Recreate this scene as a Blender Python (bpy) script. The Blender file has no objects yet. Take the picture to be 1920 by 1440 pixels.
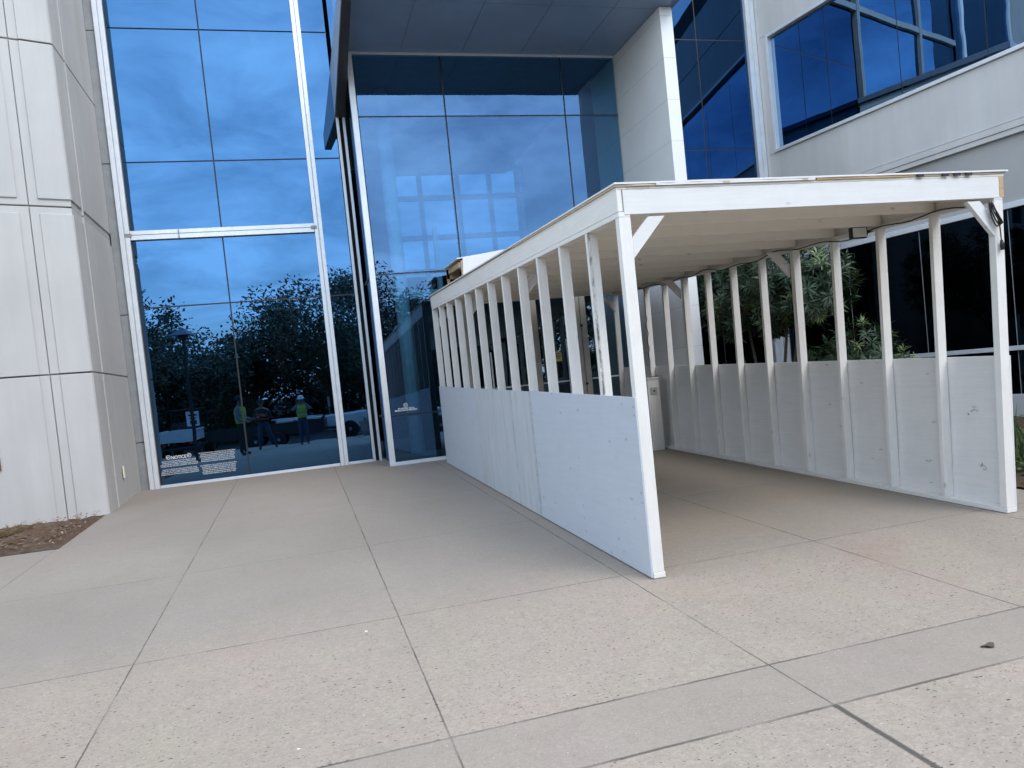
import bpy, math, random
from mathutils import Vector, Matrix
C = bpy.context.scene.collection
sc = bpy.context.scene
PI = math.pi
# ------------------------------------------------------------------ camera
cam = bpy.data.cameras.new('camera'); co = bpy.data.objects.new('camera', cam); C.objects.link(co)
CW = (-2.252, -4.750, 1.492)
Mw = [[0.9596, -0.2616, -0.1035], [-0.1090, -0.0072, -0.9940], [0.2593, 0.9651, -0.0354]]
YAW, PIT, ROL = math.radians(15.06), math.radians(2.10), math.radians(-5.91)
def _rot():
    cy, sy = math.cos(YAW), math.sin(YAW); ct, st = math.cos(PIT), math.sin(PIT); cr, sr = math.cos(ROL), math.sin(ROL)
    Rz = Matrix(((cy, -sy, 0), (sy, cy, 0), (0, 0, 1))); Cc = Matrix(((1, 0, 0), (0, 0, -1), (0, 1, 0)))
    Rx = Matrix(((1, 0, 0), (0, ct, -st), (0, st, ct))); Rr = Matrix(((cr, -sr, 0), (sr, cr, 0), (0, 0, 1)))
    return Rr @ Rx @ Cc @ Rz
M = _rot()                                    # rows: right, down, forward
m3 = Matrix((M[0], -Vector(M[1]), -Vector(M[2]))).transposed()
co.matrix_world = Matrix.Translation(CW) @ m3.to_4x4()
cam.sensor_fit = 'HORIZONTAL'; cam.sensor_width = 36.0; cam.lens = 1397.2 / 1920 * 36
cam.shift_x = (960 - 939.44) / 1920; cam.shift_y = (765.95 - 720) / 1920
cam.clip_start = 0.02; cam.clip_end = 2000
sc.camera = co
# ------------------------------------------------------------------ world, sun, exposure
SUN_EL, SUN_AZ = math.radians(50), math.radians(146)       # azimuth from +Y clockwise: behind the camera, to the right
w = bpy.data.worlds.new('World'); sc.world = w; w.use_nodes = True
nt = w.node_tree; nt.nodes.clear()
def N(t, ty, **kw):
    n = t.nodes.new(ty)
    for k, v in kw.items(): setattr(n, k, v)
    return n
sky = N(nt, 'ShaderNodeTexSky', sky_type='NISHITA', sun_disc=False, sun_elevation=SUN_EL, sun_rotation=SUN_AZ, air_density=1.2, dust_density=0.6, ozone_density=2.0)
bg = N(nt, 'ShaderNodeBackground'); bg.inputs[1].default_value = 0.13
bc = N(nt, 'ShaderNodeBackground'); bc.inputs[0].default_value = (0.72, 0.85, 1.0, 1); bc.inputs[1].default_value = 1.9
mx = N(nt, 'ShaderNodeMixShader'); wo = N(nt, 'ShaderNodeOutputWorld')
tc = N(nt, 'ShaderNodeTexCoord'); sp = N(nt, 'ShaderNodeSeparateXYZ'); nt.links.new(tc.outputs['Generated'], sp.inputs[0])
za = N(nt, 'ShaderNodeMath', operation='MAXIMUM'); nt.links.new(sp.outputs[2], za.inputs[0]); za.inputs[1].default_value = 0.0
zb = N(nt, 'ShaderNodeMath', operation='ADD'); nt.links.new(za.outputs[0], zb.inputs[0]); zb.inputs[1].default_value = 0.18
dx = N(nt, 'ShaderNodeMath', operation='DIVIDE'); nt.links.new(sp.outputs[0], dx.inputs[0]); nt.links.new(zb.outputs[0], dx.inputs[1])
dy = N(nt, 'ShaderNodeMath', operation='DIVIDE'); nt.links.new(sp.outputs[1], dy.inputs[0]); nt.links.new(zb.outputs[0], dy.inputs[1])
cb = N(nt, 'ShaderNodeCombineXYZ'); nt.links.new(dx.outputs[0], cb.inputs[0]); nt.links.new(dy.outputs[0], cb.inputs[1])
no = N(nt, 'ShaderNodeTexNoise'); no.inputs['Scale'].default_value = 2.1; no.inputs['Detail'].default_value = 9; no.inputs['Roughness'].default_value = 0.60; no.inputs['Distortion'].default_value = 0.4
nt.links.new(cb.outputs[0], no.inputs['Vector'])
mr = N(nt, 'ShaderNodeMapRange'); mr.inputs[1].default_value = 0.38; mr.inputs[2].default_value = 0.64; mr.inputs[3].default_value = 0.22; mr.inputs[4].default_value = 1.0
nt.links.new(no.outputs[0], mr.inputs[0])
nt.links.new(sky.outputs[0], bg.inputs[0]); nt.links.new(mr.outputs[0], mx.inputs[0]); nt.links.new(bg.outputs[0], mx.inputs[1]); nt.links.new(bc.outputs[0], mx.inputs[2])
nt.links.new(mx.outputs[0], wo.inputs[0])
sl = bpy.data.lights.new('sun', 'SUN'); sl.energy = 1.0; sl.angle = math.radians(30); sl.color = (1.0, 0.93, 0.84)
so = bpy.data.objects.new('sun', sl); C.objects.link(so)
sd = Vector((math.sin(SUN_AZ) * math.cos(SUN_EL), math.cos(SUN_AZ) * math.cos(SUN_EL), math.sin(SUN_EL)))
so.rotation_euler = sd.to_track_quat('Z', 'Y').to_euler(); so.location = (10, -20, 30)
sc.view_settings.view_transform = 'Standard'; sc.view_settings.look = 'None'; sc.view_settings.gamma = 1; sc.view_settings.exposure = 0.85
sc.render.engine = 'CYCLES'
sc.cycles.caustics_reflective = False; sc.cycles.caustics_refractive = False
sc.cycles.max_bounces = 10; sc.cycles.transparent_max_bounces = 24

# ------------------------------------------------------------------ helpers
S = 0.03223                                    # the paved ground rises towards the building
def gz(y): return S * y if y < 9.0 else S * 9.0
class MB:
    def __init__(s): s.v = []; s.f = []
    def quad(s, *p):
        i = len(s.v); s.v += [tuple(q) for q in p]; s.f.append(tuple(range(i, i + len(p)))); return s
    def hexa(s, p):                            # p: 8 points, bottom loop then top loop
        i = len(s.v); s.v += [tuple(q) for q in p]
        for q in ((0, 3, 2, 1), (4, 5, 6, 7), (0, 1, 5, 4), (1, 2, 6, 5), (2, 3, 7, 6), (3, 0, 4, 7)): s.f.append(tuple(i + k for k in q))
        return s
    def box(s, x0, x1, y0, y1, z0, z1, fn=None):
        p = [(x0, y0, z0), (x1, y0, z0), (x1, y1, z0), (x0, y1, z0), (x0, y0, z1), (x1, y0, z1), (x1, y1, z1), (x0, y1, z1)]
        return s.hexa([fn(*q) for q in p] if fn else p)
    def bar(s, a, b, wu, wv, up=(0, 0, 1)):    # rectangular bar from a to b
        a = Vector(a); b = Vector(b); d = (b - a).normalized(); u = d.cross(Vector(up))
        if u.length < 1e-4: u = d.cross(Vector((0, 1, 0)))
        u.normalize(); v = u.cross(d)
        q = [(-u * wu - v * wv) / 2, (u * wu - v * wv) / 2, (u * wu + v * wv) / 2, (-u * wu + v * wv) / 2]
        return s.hexa([a + k for k in q] + [b + k for k in q])
    def prism(s, poly, vec):
        n = len(poly); i = len(s.v); v = Vector(vec)
        s.v += [tuple(p) for p in poly] + [tuple(Vector(p) + v) for p in poly]
        s.f.append(tuple(range(i + n - 1, i - 1, -1))); s.f.append(tuple(range(i + n, i + 2 * n)))
        for k in range(n): s.f.append((i + k, i + (k + 1) % n, i + n + (k + 1) % n, i + n + k))
        return s
    def tube(s, pts, rad, n=8, cap=True):
        P = [Vector(p) for p in pts]; R = rad if isinstance(rad, (list, tuple)) else [rad] * len(P); i0 = len(s.v)
        u = None
        for k, p in enumerate(P):
            d = (P[min(k + 1, len(P) - 1)] - P[max(k - 1, 0)]).normalized()
            if u is None:
                u = d.cross(Vector((0, 0, 1)));
                if u.length < 1e-3: u = d.cross(Vector((0, 1, 0)))
            u = (u - d * u.dot(d)).normalized(); v = d.cross(u)
            for a in range(n):
                t = 2 * PI * a / n; s.v.append(tuple(p + (u * math.cos(t) + v * math.sin(t)) * R[k]))
        for k in range(len(P) - 1):
            for a in range(n):
                b = (a + 1) % n; s.f.append((i0 + k * n + a, i0 + k * n + b, i0 + (k + 1) * n + b, i0 + (k + 1) * n + a))
        if cap:
            s.f.append(tuple(i0 + a for a in range(n - 1, -1, -1))); s.f.append(tuple(i0 + (len(P) - 1) * n + a for a in range(n)))
        return s
    def lathe(s, c, prof, n=16):               # prof: (radius, z)
        i0 = len(s.v); c = Vector(c)
        for r, z in prof:
            for a in range(n): s.v.append((c.x + r * math.cos(2 * PI * a / n), c.y + r * math.sin(2 * PI * a / n), c.z + z))
        for k in range(len(prof) - 1):
            for a in range(n):
                b = (a + 1) % n; s.f.append((i0 + k * n + a, i0 + k * n + b, i0 + (k + 1) * n + b, i0 + (k + 1) * n + a))
        s.f.append(tuple(i0 + a for a in range(n - 1, -1, -1))); s.f.append(tuple(i0 + (len(prof) - 1) * n + a for a in range(n)))
        return s
    def build(s, name, mat, parent=None, org=None, bevel=0, smooth=False):
        me = bpy.data.meshes.new(name)
        if org is None: org = tuple(parent['org']) if parent is not None and 'org' in parent else (0, 0, 0)
        me.from_pydata([(v[0] - org[0], v[1] - org[1], v[2] - org[2]) for v in s.v], [], s.f); me.update()
        me.materials.append(mat)
        o = bpy.data.objects.new(name, me); C.objects.link(o)
        if parent is not None:
            o.parent = parent
            o['org'] = list(org)
        else: o.location = org
        if smooth: me.polygons.foreach_set('use_smooth', [True] * len(me.polygons))
        if bevel:
            b = o.modifiers.new('bevel', 'BEVEL'); b.width = bevel; b.segments = 2; b.limit_method = 'ANGLE'
        return o
def tag(o, label=None, cat=None, group=None, kind=None):
    if label: o['label'] = label
    if cat: o['category'] = cat
    if group: o['group'] = group
    if kind: o['kind'] = kind
    return o
def thing(name, label, cat, loc=(0, 0, 0), rz=0, group=None, local=False):
    o = bpy.data.objects.new(name, None); C.objects.link(o); o.location = loc; o.rotation_euler = (0, 0, rz)
    o['org'] = [0, 0, 0] if local else list(loc)
    o.empty_display_size = 0.2
    return tag(o, label, cat, group)
def copy_tree(o, parent=None):
    c = o.copy(); C.objects.link(c)
    if parent is not None: c.parent = parent
    for ch in list(o.children): copy_tree(ch, c)
    return c

# ------------------------------------------------------------------ materials
def new(name):
    m = bpy.data.materials.new(name); m.use_nodes = True; t = m.node_tree; t.nodes.clear()
    return m, t, N(t, 'ShaderNodeOutputMaterial')
def noise(t, scale, detail=4, rough=0.55, vec=None, dist=0):
    n = N(t, 'ShaderNodeTexNoise'); n.inputs['Scale'].default_value = scale; n.inputs['Detail'].default_value = detail
    n.inputs['Roughness'].default_value = rough; n.inputs['Distortion'].default_value = dist
    if vec is not None: t.links.new(vec, n.inputs['Vector'])
    return n.outputs[0]
def rng(t, v, a, b, c, d):
    n = N(t, 'ShaderNodeMapRange'); t.links.new(v, n.inputs[0])
    for i, k in enumerate((a, b, c, d)): n.inputs[i + 1].default_value = k
    return n.outputs[0]
def mixc(t, f, a, b):
    n = N(t, 'ShaderNodeMix', data_type='RGBA')
    if isinstance(f, float): n.inputs[0].default_value = f
    else: t.links.new(f, n.inputs[0])
    for i, k in ((6, a), (7, b)):
        if isinstance(k, tuple): n.inputs[i].default_value = k + (1,) if len(k) == 3 else k
        else: t.links.new(k, n.inputs[i])
    return n.outputs[2]
def math_(t, op, a, b=None, c=None):
    n = N(t, 'ShaderNodeMath', operation=op)
    for i, k in enumerate((a, b, c)):
        if k is None: continue
        if isinstance(k, (int, float)): n.inputs[i].default_value = k
        else: t.links.new(k, n.inputs[i])
    return n.outputs[0]
def pos(t): return N(t, 'ShaderNodeNewGeometry').outputs['Position']
def mapv(t, v, sx, sy, sz):
    n = N(t, 'ShaderNodeMapping'); t.links.new(v, n.inputs[0]); n.inputs['Scale'].default_value = (sx, sy, sz); return n.outputs[0]
def principled(t, out, col, rough=0.6, bump=None, bstr=0.2, bdist=0.005, metal=0.0, spec=0.5):
    p = N(t, 'ShaderNodeBsdfPrincipled')
    if isinstance(col, tuple): p.inputs['Base Color'].default_value = col + (1,)
    else: t.links.new(col, p.inputs['Base Color'])
    if isinstance(rough, (int, float)): p.inputs['Roughness'].default_value = rough
    else: t.links.new(rough, p.inputs['Roughness'])
    p.inputs['Metallic'].default_value = metal
    p.inputs['Specular IOR Level'].default_value = spec
    if bump is not None:
        b = N(t, 'ShaderNodeBump'); b.inputs['Strength'].default_value = bstr; b.inputs['Distance'].default_value = bdist
        t.links.new(bump, b.inputs['Height']); t.links.new(b.outputs[0], p.inputs['Normal'])
    t.links.new(p.outputs[0], out.inputs[0]); return p
def plain(name, col, rough=0.6, metal=0.0, var=0.12, scale=6.0, spec=0.5):
    m, t, o = new(name); v = pos(t)
    a = noise(t, scale, 5, 0.6, v)
    lo = tuple(c * (1 - var) for c in col); hi = tuple(min(1, c * (1 + var)) for c in col)
    principled(t, o, mixc(t, rng(t, a, 0.3, 0.7, 0, 1), lo, hi), rough, noise(t, scale * 12, 3, 0.6, v), 0.08, 0.003, metal, spec)
    return m
def concrete(name, col, streak=0.12):
    m, t, o = new(name); v = pos(t)
    big = rng(t, noise(t, 0.8, 4, 0.6, v), 0.3, 0.7, 0, 1)
    st = rng(t, noise(t, 1.0, 5, 0.65, mapv(t, v, 5.0, 5.0, 0.35)), 0.35, 0.75, 0, 1)
    fine = rng(t, noise(t, 60, 4, 0.7, v), 0.3, 0.7, 0, 1)
    c = mixc(t, big, tuple(k * 0.92 for k in col), tuple(k * 1.06 for k in col))
    c = mixc(t, math_(t, 'MULTIPLY', st, streak * 2.0), c, tuple(k * 0.72 for k in col))
    c = mixc(t, math_(t, 'MULTIPLY', fine, 0.12), c, tuple(k * 0.7 for k in col))
    vo = N(t, 'ShaderNodeTexVoronoi'); vo.inputs['Scale'].default_value = 9.0; t.links.new(v, vo.inputs['Vector'])
    pit = rng(t, vo.outputs['Distance'], 0.0, 0.045, 1, 0)
    c = mixc(t, math_(t, 'MULTIPLY', pit, 0.35), c, tuple(k * 0.4 for k in col))
    h = math_(t, 'SUBTRACT', noise(t, 40, 5, 0.7, v), math_(t, 'MULTIPLY', pit, 0.6))
    principled(t, o, c, 0.85, h, 0.25, 0.004, 0, 0.3)
    return m
def painted_wood(name, col, axis, dirt=0.10):
    m, t, o = new(name); v = pos(t); sc_ = [14, 14, 14]; sc_[axis] = 0.9
    gv = mapv(t, v, *sc_)
    grain = noise(t, 3.0, 6, 0.65, gv, 0.6)
    kn = N(t, 'ShaderNodeTexVoronoi'); kn.inputs['Scale'].default_value = 1.0
    ks = [7.5, 7.5, 7.5]; ks[axis] = 3.4
    t.links.new(mapv(t, v, *ks), kn.inputs['Vector'])
    knot = rng(t, kn.outputs['Distance'], 0.05, 0.12, 1, 0)
    rnd = N(t, 'ShaderNodeSeparateColor'); t.links.new(kn.outputs['Color'], rnd.inputs[0])
    knot = math_(t, 'MULTIPLY', knot, math_(t, 'GREATER_THAN', rnd.outputs[0], 0.55))
    patch = rng(t, noise(t, 5, 5, 0.7, v), 0.45, 0.8, 0, 1)
    c = mixc(t, rng(t, grain, 0.35, 0.7, 0, 1), col, tuple(k * 0.93 for k in col))
    c = mixc(t, math_(t, 'MULTIPLY', patch, dirt * 1.5), c, (col[0] * 0.62, col[1] * 0.60, col[2] * 0.58))
    c = mixc(t, math_(t, 'MULTIPLY', knot, 0.38), c, (0.20, 0.185, 0.19))
    chip = rng(t, noise(t, 26, 5, 0.75, v), 0.67, 0.72, 0, 1)
    c = mixc(t, math_(t, 'MULTIPLY', chip, 0.55), c, (0.40, 0.345, 0.28))
    principled(t, o, c, 0.55, math_(t, 'SUBTRACT', grain, math_(t, 'MULTIPLY', knot, 0.3)), 0.35, 0.003, 0, 0.4)
    return m
def raw_wood(name, a, b, axis):
    m, t, o = new(name); v = pos(t); s_ = [30, 30, 30]; s_[axis] = 1.2
    g = noise(t, 2.0, 6, 0.65, mapv(t, v, *s_), 0.8)
    principled(t, o, mixc(t, rng(t, g, 0.3, 0.7, 0, 1), a, b), 0.7, g, 0.3, 0.002); return m
def glass(name, refl, trans, fac, edge=0.25):
    """tinted reflective glazing: a coated mirror over a dark see-through body, slightly wavy like real panes"""
    m, t, o = new(name); v = pos(t)
    gl = N(t, 'ShaderNodeBsdfGlossy'); gl.inputs['Color'].default_value = refl + (1,); gl.inputs['Roughness'].default_value = 0.0
    b = N(t, 'ShaderNodeBump'); b.inputs['Strength'].default_value = 0.035; b.inputs['Distance'].default_value = 0.05
    t.links.new(noise(t, 0.9, 2, 0.5, v), b.inputs['Height']); t.links.new(b.outputs[0], gl.inputs['Normal'])
    tr = N(t, 'ShaderNodeBsdfTransparent'); tr.inputs[0].default_value = trans + (1,)
    lw = N(t, 'ShaderNodeLayerWeight'); lw.inputs[0].default_value = 0.35
    f = math_(t, 'MINIMUM', math_(t, 'MULTIPLY_ADD', lw.outputs['Fresnel'], edge, fac), 0.97)
    # faint film of dust streaks
    df = N(t, 'ShaderNodeBsdfDiffuse'); df.inputs[0].default_value = (0.32, 0.36, 0.40, 1)
    dst = rng(t, noise(t, 1.4, 6, 0.7, mapv(t, v, 3, 3, 0.6)), 0.5, 0.85, 0.0, 0.012)
    ms = N(t, 'ShaderNodeMixShader'); t.links.new(f, ms.inputs[0]); t.links.new(tr.outputs[0], ms.inputs[1]); t.links.new(gl.outputs[0], ms.inputs[2])
    m2 = N(t, 'ShaderNodeMixShader'); t.links.new(dst, m2.inputs[0]); t.links.new(ms.outputs[0], m2.inputs[1]); t.links.new(df.outputs[0], m2.inputs[2])
    t.links.new(m2.outputs[0], o.inputs[0]); return m
def leafmat(name, a, b, trans=0.25, rough=0.45):
    m, t, o = new(name)
    r = N(t, 'ShaderNodeNewGeometry').outputs['Random Per Island']
    c = mixc(t, r, a, b)
    p = N(t, 'ShaderNodeBsdfPrincipled'); t.links.new(c, p.inputs['Base Color']); p.inputs['Roughness'].default_value = rough
    tl = N(t, 'ShaderNodeBsdfTranslucent'); t.links.new(c, tl.inputs[0])
    ms = N(t, 'ShaderNodeMixShader'); ms.inputs[0].default_value = trans; t.links.new(p.outputs[0], ms.inputs[1]); t.links.new(tl.outputs[0], ms.inputs[2])
    t.links.new(ms.outputs[0], o.inputs[0]); return m

def paving_mat():
    m, t, o = new('exposed_aggregate_paving'); v = pos(t)
    sp = N(t, 'ShaderNodeSeparateXYZ'); t.links.new(v, sp.inputs[0]); X, Y = sp.outputs[0], sp.outputs[1]
    wob = math_(t, 'MULTIPLY', math_(t, 'SUBTRACT', noise(t, 9, 4, 0.6, v), 0.5), 0.010)
    Xw = math_(t, 'ADD', X, wob); Yw = math_(t, 'ADD', Y, wob)
    def line(c, at, wd):                       # 1 on the joint
        return rng(t, math_(t, 'ABSOLUTE', math_(t, 'SUBTRACT', c, at)), wd * 0.55, wd * 1.15, 1, 0)
    def mx_(*a):
        r = a[0]
        for k in a[1:]: r = math_(t, 'MAXIMUM', r, k)
        return r
    # joints running away from the viewer, every 1.62 m
    u = math_(t, 'SUBTRACT', math_(t, 'MODULO', math_(t, 'ADD', Xw, 50 + 0.15 + 0.81 - 50 % 1.62 + 1.62 * 2), 1.62), 0.81)
    # (offset keeps a joint at X = -0.15)
    jy = rng(t, math_(t, 'ABSOLUTE', u), 0.0022, 0.0058, 1, 0)
    jx = mx_(*[math_(t, 'MULTIPLY', line(Yw, a, wd), k) for a, wd, k in ((0.2, 0.006, 0.75), (2.36, 0.006, 0.65), (4.52, 0.005, 0.35), (6.68, 0.005, 0.3), (-1.53, 0.008, 0.85), (-2.0, 0.009, 0.9), (-4.2, 0.008, 0.9), (-6.4, 0.008, 0.9))])
    wide = math_(t, 'MULTIPLY', line(Xw, -0.15, 0.016), math_(t, 'LESS_THAN', Y, -2.0))
    brk = rng(t, noise(t, 2.2, 3, 0.6, v), 0.36, 0.58, 0.25, 0.95)
    joint = math_(t, 'MULTIPLY', mx_(jy, jx), brk); joint = mx_(joint, wide)
    # smooth trowelled concrete near the building and in the cross band, exposed aggregate in the foreground
    edge = math_(t, 'MULTIPLY', math_(t, 'SUBTRACT', noise(t, 1.1, 4, 0.6, v), 0.5), 1.6)
    ye = math_(t, 'ADD', Y, edge)
    agg = rng(t, math_(t, 'ADD', ye, math_(t, 'MULTIPLY', math_(t, 'SUBTRACT', noise(t, 9, 5, 0.7, v), 0.5), 0.9)), -0.15, 0.85, 1, 0)
    band = math_(t, 'MULTIPLY', math_(t, 'GREATER_THAN', Yw, -2.0), math_(t, 'LESS_THAN', Yw, -1.53))
    agg = math_(t, 'MULTIPLY', agg, math_(t, 'SUBTRACT', 1.0, band))
    big = rng(t, noise(t, 0.55, 4, 0.6, v), 0.32, 0.68, 0, 1)
    big2 = rng(t, noise(t, 1.7, 5, 0.6, v), 0.35, 0.7, 0, 1)
    fine = noise(t, 95, 4, 0.75, v); mid = noise(t, 22, 5, 0.7, v)
    smooth = mixc(t, big, (0.256, 0.216, 0.182), (0.300, 0.256, 0.218))
    under = math_(t, 'MULTIPLY', rng(t, X, -0.1, 0.35, 0, 1), rng(t, Y, 0.2, 1.6, 0, 1)); under = math_(t, 'MULTIPLY', under, rng(t, noise(t, 0.8, 5, 0.6, v), 0.25, 0.6, 0.35, 0.9))
    smooth = mixc(t, under, smooth, (0.335, 0.262, 0.188))
    smooth = mixc(t, math_(t, 'MULTIPLY', big2, 0.25), smooth, (0.245, 0.216, 0.195))
    rough = mixc(t, big, (0.325, 0.272, 0.220), (0.360, 0.302, 0.238))
    rough = mixc(t, math_(t, 'MULTIPLY', big2, 0.35), rough, (0.355, 0.278, 0.238))
    pink = rng(t, noise(t, 0.9, 3, 0.5, mapv(t, v, 1.0, 1.3, 1.0)), 0.46, 0.64, 0, 0.62)
    rough = mixc(t, pink, rough, (0.375, 0.287, 0.248))
    yel = rng(t, noise(t, 1.3, 3, 0.5, mapv(t, v, 1.2, 0.8, 1.0)), 0.52, 0.68, 0, 0.28)
    rough = mixc(t, yel, rough, (0.365, 0.325, 0.225))
    c = mixc(t, agg, smooth, rough)
    c = mixc(t, math_(t, 'MULTIPLY', band, 0.45), c, rough)
    m1 = noise(t, 34, 6, 0.75, mapv(t, v, 1.0, 1.5, 1.0)); m2_ = noise(t, 11, 5, 0.7, v)
    c = mixc(t, math_(t, 'MULTIPLY', rng(t, m1, 0.46, 0.70, 0, 1), math_(t, 'MULTIPLY_ADD', agg, 0.24, 0.20)), c, mixc(t, agg, (0.155, 0.14, 0.125), (0.19, 0.162, 0.138)))
    c = mixc(t, math_(t, 'MULTIPLY', rng(t, m1, 0.50, 0.28, 0, 1), math_(t, 'MULTIPLY_ADD', agg, 0.14, 0.16)), c, mixc(t, agg, (0.38, 0.35, 0.32), (0.50, 0.45, 0.385)))
    c = mixc(t, rng(t, m2_, 0.50, 0.74, 0.0, 0.28), c, (0.19, 0.165, 0.142))
    c = mixc(t, rng(t, fine, 0.52, 0.75, 0.0, 0.45), c, (0.50, 0.47, 0.43))
    c = mixc(t, rng(t, fine, 0.46, 0.28, 0.0, 0.40), c, (0.15, 0.132, 0.115))
    # broad wear: darker traffic paths and dried water marks
    wear = rng(t, noise(t, 0.38, 5, 0.62, mapv(t, v, 1.6, 0.7, 1.0), 0.6), 0.50, 0.72, 0, 0.24)
    c = mixc(t, wear, c, (0.195, 0.168, 0.145))
    # every slab was poured on its own day
    wn_ = N(t, 'ShaderNodeTexWhiteNoise', noise_dimensions='2D'); cv = N(t, 'ShaderNodeCombineXYZ')
    t.links.new(math_(t, 'FLOOR', math_(t, 'DIVIDE', math_(t, 'ADD', X, 0.15), 1.62)), cv.inputs[0]); t.links.new(math_(t, 'FLOOR', math_(t, 'DIVIDE', math_(t, 'SUBTRACT', Y, 0.2), 2.16)), cv.inputs[1]); t.links.new(cv.outputs[0], wn_.inputs['Vector'])
    c = mixc(t, math_(t, 'MULTIPLY', wn_.outputs['Value'], 0.16), c, (0.20, 0.176, 0.155))
    # dried splashes and gum spots
    vg = N(t, 'ShaderNodeTexVoronoi'); vg.inputs['Scale'].default_value = 1.6; t.links.new(mapv(t, v, 1.0, 1.3, 1.0), vg.inputs['Vector'])
    sg = N(t, 'ShaderNodeSeparateColor'); t.links.new(vg.outputs['Color'], sg.inputs[0])
    gum = math_(t, 'MULTIPLY', rng(t, math_(t, 'ADD', vg.outputs['Distance'], math_(t, 'MULTIPLY', noise(t, 30, 3, 0.6, v), 0.03)), 0.028, 0.046, 0.42, 0), math_(t, 'GREATER_THAN', sg.outputs[0], 0.45))
    c = mixc(t, gum, c, (0.10, 0.088, 0.078))
    # dark pebbles and pits
    def dots(scale, r0, r1, thr, sx=1.0):
        vo = N(t, 'ShaderNodeTexVoronoi'); vo.inputs['Scale'].default_value = scale; vo.inputs['Randomness'].default_value = 1.0
        t.links.new(mapv(t, v, 1.0, sx, 1.0), vo.inputs['Vector'])
        s_ = N(t, 'ShaderNodeSeparateColor'); t.links.new(vo.outputs['Color'], s_.inputs[0])
        rr = math_(t, 'MULTIPLY_ADD', s_.outputs[1], r1 - r0, r0)
        d = math_(t, 'LESS_THAN', vo.outputs['Distance'], rr)
        return math_(t, 'MULTIPLY', d, math_(t, 'GREATER_THAN', s_.outputs[0], thr))
    clump = rng(t, noise(t, 1.1, 3, 0.6, v), 0.35, 0.58, 0.35, 1)
    d1 = math_(t, 'MULTIPLY', dots(15, 0.05, 0.17, 0.30, 2.2), clump); d2 = dots(38, 0.09, 0.24, 0.55, 1.8)
    dsum = math_(t, 'MAXIMUM', math_(t, 'MULTIPLY', d1, 1.0), math_(t, 'MULTIPLY', d2, 0.75))
    c = mixc(t, math_(t, 'MULTIPLY', dsum, math_(t, 'MULTIPLY_ADD', agg, 0.90, 0.10)), c, (0.055, 0.048, 0.043))
    dl = math_(t, 'MULTIPLY', dots(44, 0.06, 0.16, 0.86), 0.6)
    c = mixc(t, dl, c, (0.62, 0.59, 0.56))
    rust = math_(t, 'MULTIPLY', rng(t, noise(t, 0.9, 5, 0.65, v), 0.56, 0.72, 0, 0.35), rng(t, X, -0.4, 0.4, 0.25, 1))
    c = mixc(t, rust, c, (0.27, 0.185, 0.12))
    c = mixc(t, math_(t, 'MULTIPLY', joint, 0.82), c, (0.05, 0.045, 0.041))
    h = math_(t, 'ADD', math_(t, 'MULTIPLY', fine, math_(t, 'MULTIPLY_ADD', agg, 0.35, 0.15)), math_(t, 'MULTIPLY', joint, -2.0))
    h = math_(t, 'SUBTRACT', h, math_(t, 'MULTIPLY', math_(t, 'MULTIPLY', d1, agg), 0.4))
    principled(t, o, c, 0.9, h, 0.5, 0.006, 0, 0.25)
    return m

MT = {}
MT['paving'] = paving_mat()
MT['concrete'] = concrete('precast_concrete', (0.52, 0.50, 0.485), 0.18)
MT['concrete_r'] = concrete('wing_concrete', (0.60, 0.585, 0.57), 0.16)
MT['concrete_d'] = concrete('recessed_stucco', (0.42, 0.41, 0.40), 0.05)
MT['strip'] = plain('grey_metal_strip', (0.27, 0.275, 0.28), 0.5, 0.1)
MT['alu'] = plain('white_aluminium', (0.72, 0.74, 0.77), 0.35, 0.25, 0.06)
MT['dark_joint'] = plain('black_gasket', (0.015, 0.017, 0.02), 0.5, 0, 0.1)
MT['soffit'] = plain('slate_soffit_panel', (0.22, 0.30, 0.44), 0.35, 0.2, 0.10, 1.2)
MT['dark_beam'] = plain('dark_metal_beam', (0.035, 0.036, 0.04), 0.45, 0.2)
MT['fascia_metal'] = plain('grey_metal_fascia', (0.30, 0.34, 0.40), 0.4, 0.3)
MT['tile'] = None
MT['woodX'] = painted_wood('white_painted_lumber_across', (0.73, 0.72, 0.71), 0)
MT['woodY'] = painted_wood('white_painted_lumber_along', (0.80, 0.775, 0.74), 1)
MT['woodZ'] = painted_wood('white_painted_lumber_upright', (0.80, 0.775, 0.74), 2, 0.16)
def stained_stud():
    m = painted_wood('stained_white_stud', (0.80, 0.775, 0.74), 2, 0.16); t = m.node_tree; p = next(n for n in t.nodes if n.type == 'BSDF_PRINCIPLED'); v = pos(t)
    sp = N(t, 'ShaderNodeSeparateXYZ'); t.links.new(v, sp.inputs[0])
    f = rng(t, math_(t, 'ABSOLUTE', math_(t, 'SUBTRACT', sp.outputs[0], 0.016)), 0.004, 0.018, 1, 0)
    f = math_(t, 'MULTIPLY', f, rng(t, noise(t, 3.5, 6, 0.8, mapv(t, v, 6, 6, 2.2)), 0.40, 0.58, 0, 1))
    old = p.inputs['Base Color'].links[0].from_socket; t.links.new(mixc(t, math_(t, 'MULTIPLY', f, 0.9), old, (0.05, 0.05, 0.055)), p.inputs['Base Color']); return m
MT['stud_st'] = stained_stud()
MT['ply'] = painted_wood('white_painted_plywood', (0.76, 0.745, 0.73), 1, 0.10)
MT['woodC'] = painted_wood('white_joists_bounce_tinted', (0.88, 0.84, 0.77), 0, 0.06); MT['ply_c'] = painted_wood('white_deck_bounce_tinted', (0.88, 0.84, 0.76), 1, 0.06)  # same white paint, made lighter and warmer to carry light bounced off the paving
MT['ply_out'] = painted_wood('bluish_grey_painted_plywood', (0.53, 0.575, 0.64), 1, 0.06)
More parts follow.
